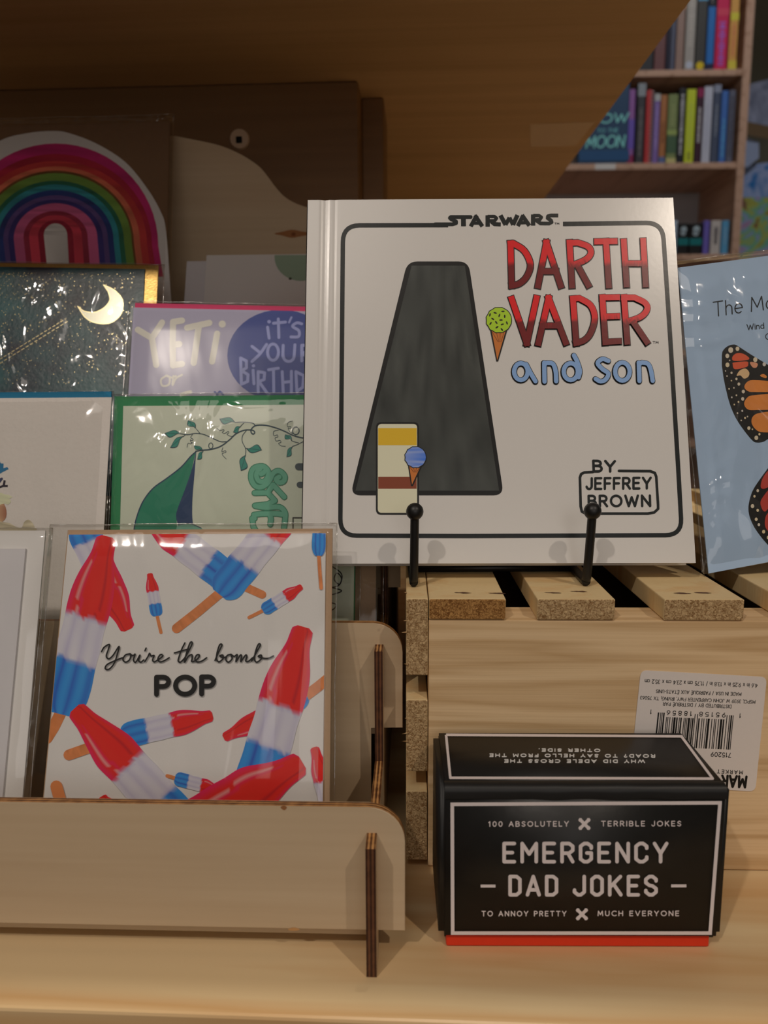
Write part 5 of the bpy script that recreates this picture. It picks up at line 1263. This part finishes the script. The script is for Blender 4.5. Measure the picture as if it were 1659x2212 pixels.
# face-out book
r_, w_, h_ = bk(330, 682, 560, 1135, pc(26, 50, 72), 'face-out dark blue book with pale green capitals, middle shelf', 2, depth=.03, setback=.004)
r_['label'] = 'face-out dark blue book with pale green capitals, middle shelf'
FB = CS._sh(-.004)
ik = Ink(FB, M['ink'], r_, None, base=.0008); MG = pc(110, 170, 160, kk)
Z4 = lambda *p: [C4(*q_) for q_ in p]
def ft(s_, p0, p1, h_, wd, c_=MG): text(ik, s_, C4(*p0), C4(*p1), (h_ * .05, -h_ * .3068), wd, c_, gap=.2)
ft('HOW', (400, 870), (668, 858), 62, 3.4); ft('TO THE', (455, 935), (600, 930), 26, 1.8, pc(80, 130, 130, kk)); ft('MOON', (378, 1040), (640, 1032), 78, 3.6)
ik.line(Z4((360, 1108), (640, 1102)), 3, pc(90, 130, 150, kk), False); ik.fill(Z4((330, 1060), (680, 1055), (682, 1130), (330, 1133)), pc(30, 62, 92)); 
ik.flush(); ik.V = [(a - (r_.matrix_world.translation - FB.o).dot(CS.u), b_ - (r_.matrix_world.translation - FB.o).dot(CS.v), c_) for a, b_, c_ in ik.V]; ik.done('title_lettering')
bk(684, 730, 615, 1128, pc(112, 70, 116, kk), 'thin mauve book next to the face-out blue book', 2, [('r', -1, 0, 1, .12, pc(110, 30, 60, kk)), ('r', -1, .2, 1, .6, pc(84, 66, 130, kk))])
bk(744, 802, 575, 1130, pc(44, 42, 44), 'tall black book with grey top, middle shelf', 2, [('r', -1, .84, 1, 1, pc(110, 112, 112, kk)), ('t', .1, .7, pc(90, 84, 80, kk))])
rr_, rw, rh = bk(806, 850, 620, 1132, pc(150, 40, 40, kk), 'red spiral-bound book, middle shelf', 2)
for q_ in range(22):                                          # spiral binding
    z_ = rh * (q_ + .6) / 22.5
    tube('binding_ring', [Vector((rw * .75 + .005 * math.cos(t_ * .785), z_ + .0006 * t_ * .5, .005 * math.sin(t_ * .785) + .001)) for t_ in range(9)], .0011, M['env_white'], rr_, n=5)
bk(862, 905, 650, 1130, pc(98, 76, 122, kk), 'purple book right of the spiral-bound one', 2, [('r', -1, .9, 1, 1, pc(140, 138, 132, kk)), ('t', .2, .85, pc(130, 110, 150, kk))])
bk(907, 955, 655, 1130, pc(134, 84, 48, kk), 'rust brown book, middle shelf', 2, [('r', -1, 0, 1, .1, pc(70, 80, 110, kk)), ('t', .3, .6, pc(100, 60, 36, kk))])
bk(960, 1032, 650, 1130, pc(96, 104, 62, kk), 'olive green book, middle shelf', 2, [('r', -1, .0, 1, .08, pc(150, 140, 90, kk)), ('r', -1, .42, 1, .48, pc(120, 130, 70, kk)), ('t', .55, .85, pc(120, 124, 80, kk)), ('r', -1, .15, 1, .4, pc(58, 76, 54))])
bk(1037, 1086, 605, 1128, Kc, 'black book with white lettering, left of the lime one', 2, [('t', .12, .9, W_)])
bk(1090, 1158, 615, 1128, pc(156, 162, 36, kk), 'lime yellow book, middle shelf', 2, [('t', .05, .15, pc(110, 110, 40, kk)), ('t', .2, .8, pc(176, 184, 70, kk))])
bk(1162, 1210, 610, 1128, pc(46, 22, 34), 'black-maroon book right of the lime one', 2, [('t', .28, .75, W_), ('r', -1, .88, 1, 1, pc(110, 30, 60, kk))])
bk(1213, 1276, 595, 1130, pc(168, 166, 172, kk), 'white book, middle shelf', 2, [('t', .2, .8, pc(150, 148, 156, kk))])
bk(1280, 1332, 585, 1120, pc(56, 62, 76, kk), 'slate grey book right of the white one', 2, [('t', .35, .75, pc(100, 104, 110, kk)), ('r', -1, .9, 1, 1, pc(110, 112, 122, kk))])
bk(1336, 1385, 625, 1118, pc(52, 84, 134, kk), 'blue book, second from right end of middle shelf', 2, [('t', .08, .6, pc(90, 150, 180, kk))])
bk(1390, 1436, 620, 1115, pc(74, 74, 84, kk), 'grey book at right end of middle shelf', 2, [('t', .1, .9, pc(50, 48, 54))])
bk(960, 1028, 1545, 1900, pc(150, 158, 164, kk), 'pale grey book beside the white picture book corner', 3)
for x0, x1, lb in ((1032, 1110, 'black book with white emblem and teal foot, left of its twin'), (1116, 1205, 'black book with white emblem and teal foot, right of its twin')):
    bk(x0, x1, 1565, 1900, (.012, .012, .014), lb, 3, [('o', 0, .80, .55, pc(130, 140, 140, kk)), ('o', -.1, .69, .5, pc(120, 128, 128, kk)), ('r', -1, .3, 1, .52, pc(16, 86, 84, kk))])
bk(1212, 1256, 1545, 1900, pc(84, 72, 132, kk), 'thin violet book on lower shelf', 3)
bk(1264, 1336, 1545, 1900, pc(150, 140, 130, kk), 'cream book on lower shelf', 3, [('t', .3, .8, pc(60, 56, 60))])
bk(1340, 1392, 1545, 1900, pc(66, 116, 142, kk), 'steel blue book at right end of lower shelf', 3, [('t', .3, .8, pc(110, 140, 156, kk))])

# ================================================================== poster board right of the bookcase
PB = Pl(ref=(1640, 400), d=2.75, yaw=0)
def blobmat(name, cols, scale):
    m, t, N, L, b = nt(name); setp(b, .5, .3)
    tc = N.new('ShaderNodeTexCoord'); v = N.new('ShaderNodeTexNoise'); v.inputs['Scale'].default_value = scale; v.inputs['Detail'].default_value = 2; v.inputs['Distortion'].default_value = 1.5; L.new(tc.outputs['Object'], v.inputs['Vector'])
    cr_ = N.new('ShaderNodeValToRGB'); cr_.color_ramp.interpolation = 'LINEAR'
    while len(cr_.color_ramp.elements) < len(cols): cr_.color_ramp.elements.new(.5)
    for i, c_ in enumerate(cols): cr_.color_ramp.elements[i].position = .36 + .28 * i / (len(cols) - 1); cr_.color_ramp.elements[i].color = (*c_, 1)
    L.new(v.outputs[0], cr_.inputs[0]); L.new(cr_.outputs[0], b.inputs['Base Color']); return m
def mag(quad, m, z0, label, cat='poster', name='poster'):
    h_ = [PB.hit(*p) for p in quad]; cx = sum(p[0] for p in h_) / 4; cy = sum(p[1] for p in h_) / 4
    m_ = PB.mat().copy(); m_.translation = PB.w(cx, cy, z0)
    o = extrude(name, [(p[0] - cx, p[1] - cy) for p in h_][::-1], -.003, 0, m, None); o.matrix_world = m_; o['label'] = label; o['category'] = cat; return o
rk = empty('magazine_rack', PB.mat(), 'dark display rack carrying maps and papers, right of the bookcase', 'rack')
aL, aR = PB.hit(1603, 400)[0], PB.hit(1900, 400)[0]; zb3 = -PB.o.z - .95 + .0005
box('back_panel', (aL, zb3, -.34), (aR, PB.hit(1640, -500)[1], -.32), M['wall'], rk)
box('crossbar', (aL, PB.hit(1640, 132)[1], -.32), (aR, PB.hit(1640, 118)[1], -.29), bmat(pc(64, 54, 40)), rk, .002, 1)
box('ledge', (aL, PB.hit(1640, 566)[1], -.32), (aR, PB.hit(1640, 553)[1], .0), bmat(pc(170, 150, 110)), rk, .002, 1)
mag([(1624, 170), (1700, 150), (1700, 262), (1610, 262)], blobmat('crumpled_paper', [pc(90, 92, 104, kk), pc(128, 128, 140, kk)], 9), -.06, 'grey-white crumpled paper at top of the rack')
mag([(1606, 252), (1700, 272), (1700, 300), (1606, 282)], bmat(pc(86, 66, 44, kk)), -.03, 'brown strap across the rack', 'strap', 'strap')
mag([(1606, 280), (1655, 296), (1655, 332), (1630, 352), (1604, 348)], bmat(pc(120, 126, 142, kk)), -.05, 'pale grey-blue folded sheet below the brown strap')
mag([(1618, 345), (1720, 330), (1720, 440), (1612, 440)], blobmat('blue_map', [pc(30, 84, 130, kk), pc(120, 128, 150, kk), pc(100, 116, 146, kk)], 8), -.08, 'blue and pale grey map on the rack')
mag([(1600, 420), (1720, 420), (1720, 549), (1592, 549)], blobmat('coloured_map', [pc(96, 66, 50), pc(132, 132, 56), pc(84, 128, 100), pc(110, 120, 140), pc(130, 100, 120)], 11), -.04, 'colourful yellow, green and blue map on the rack')
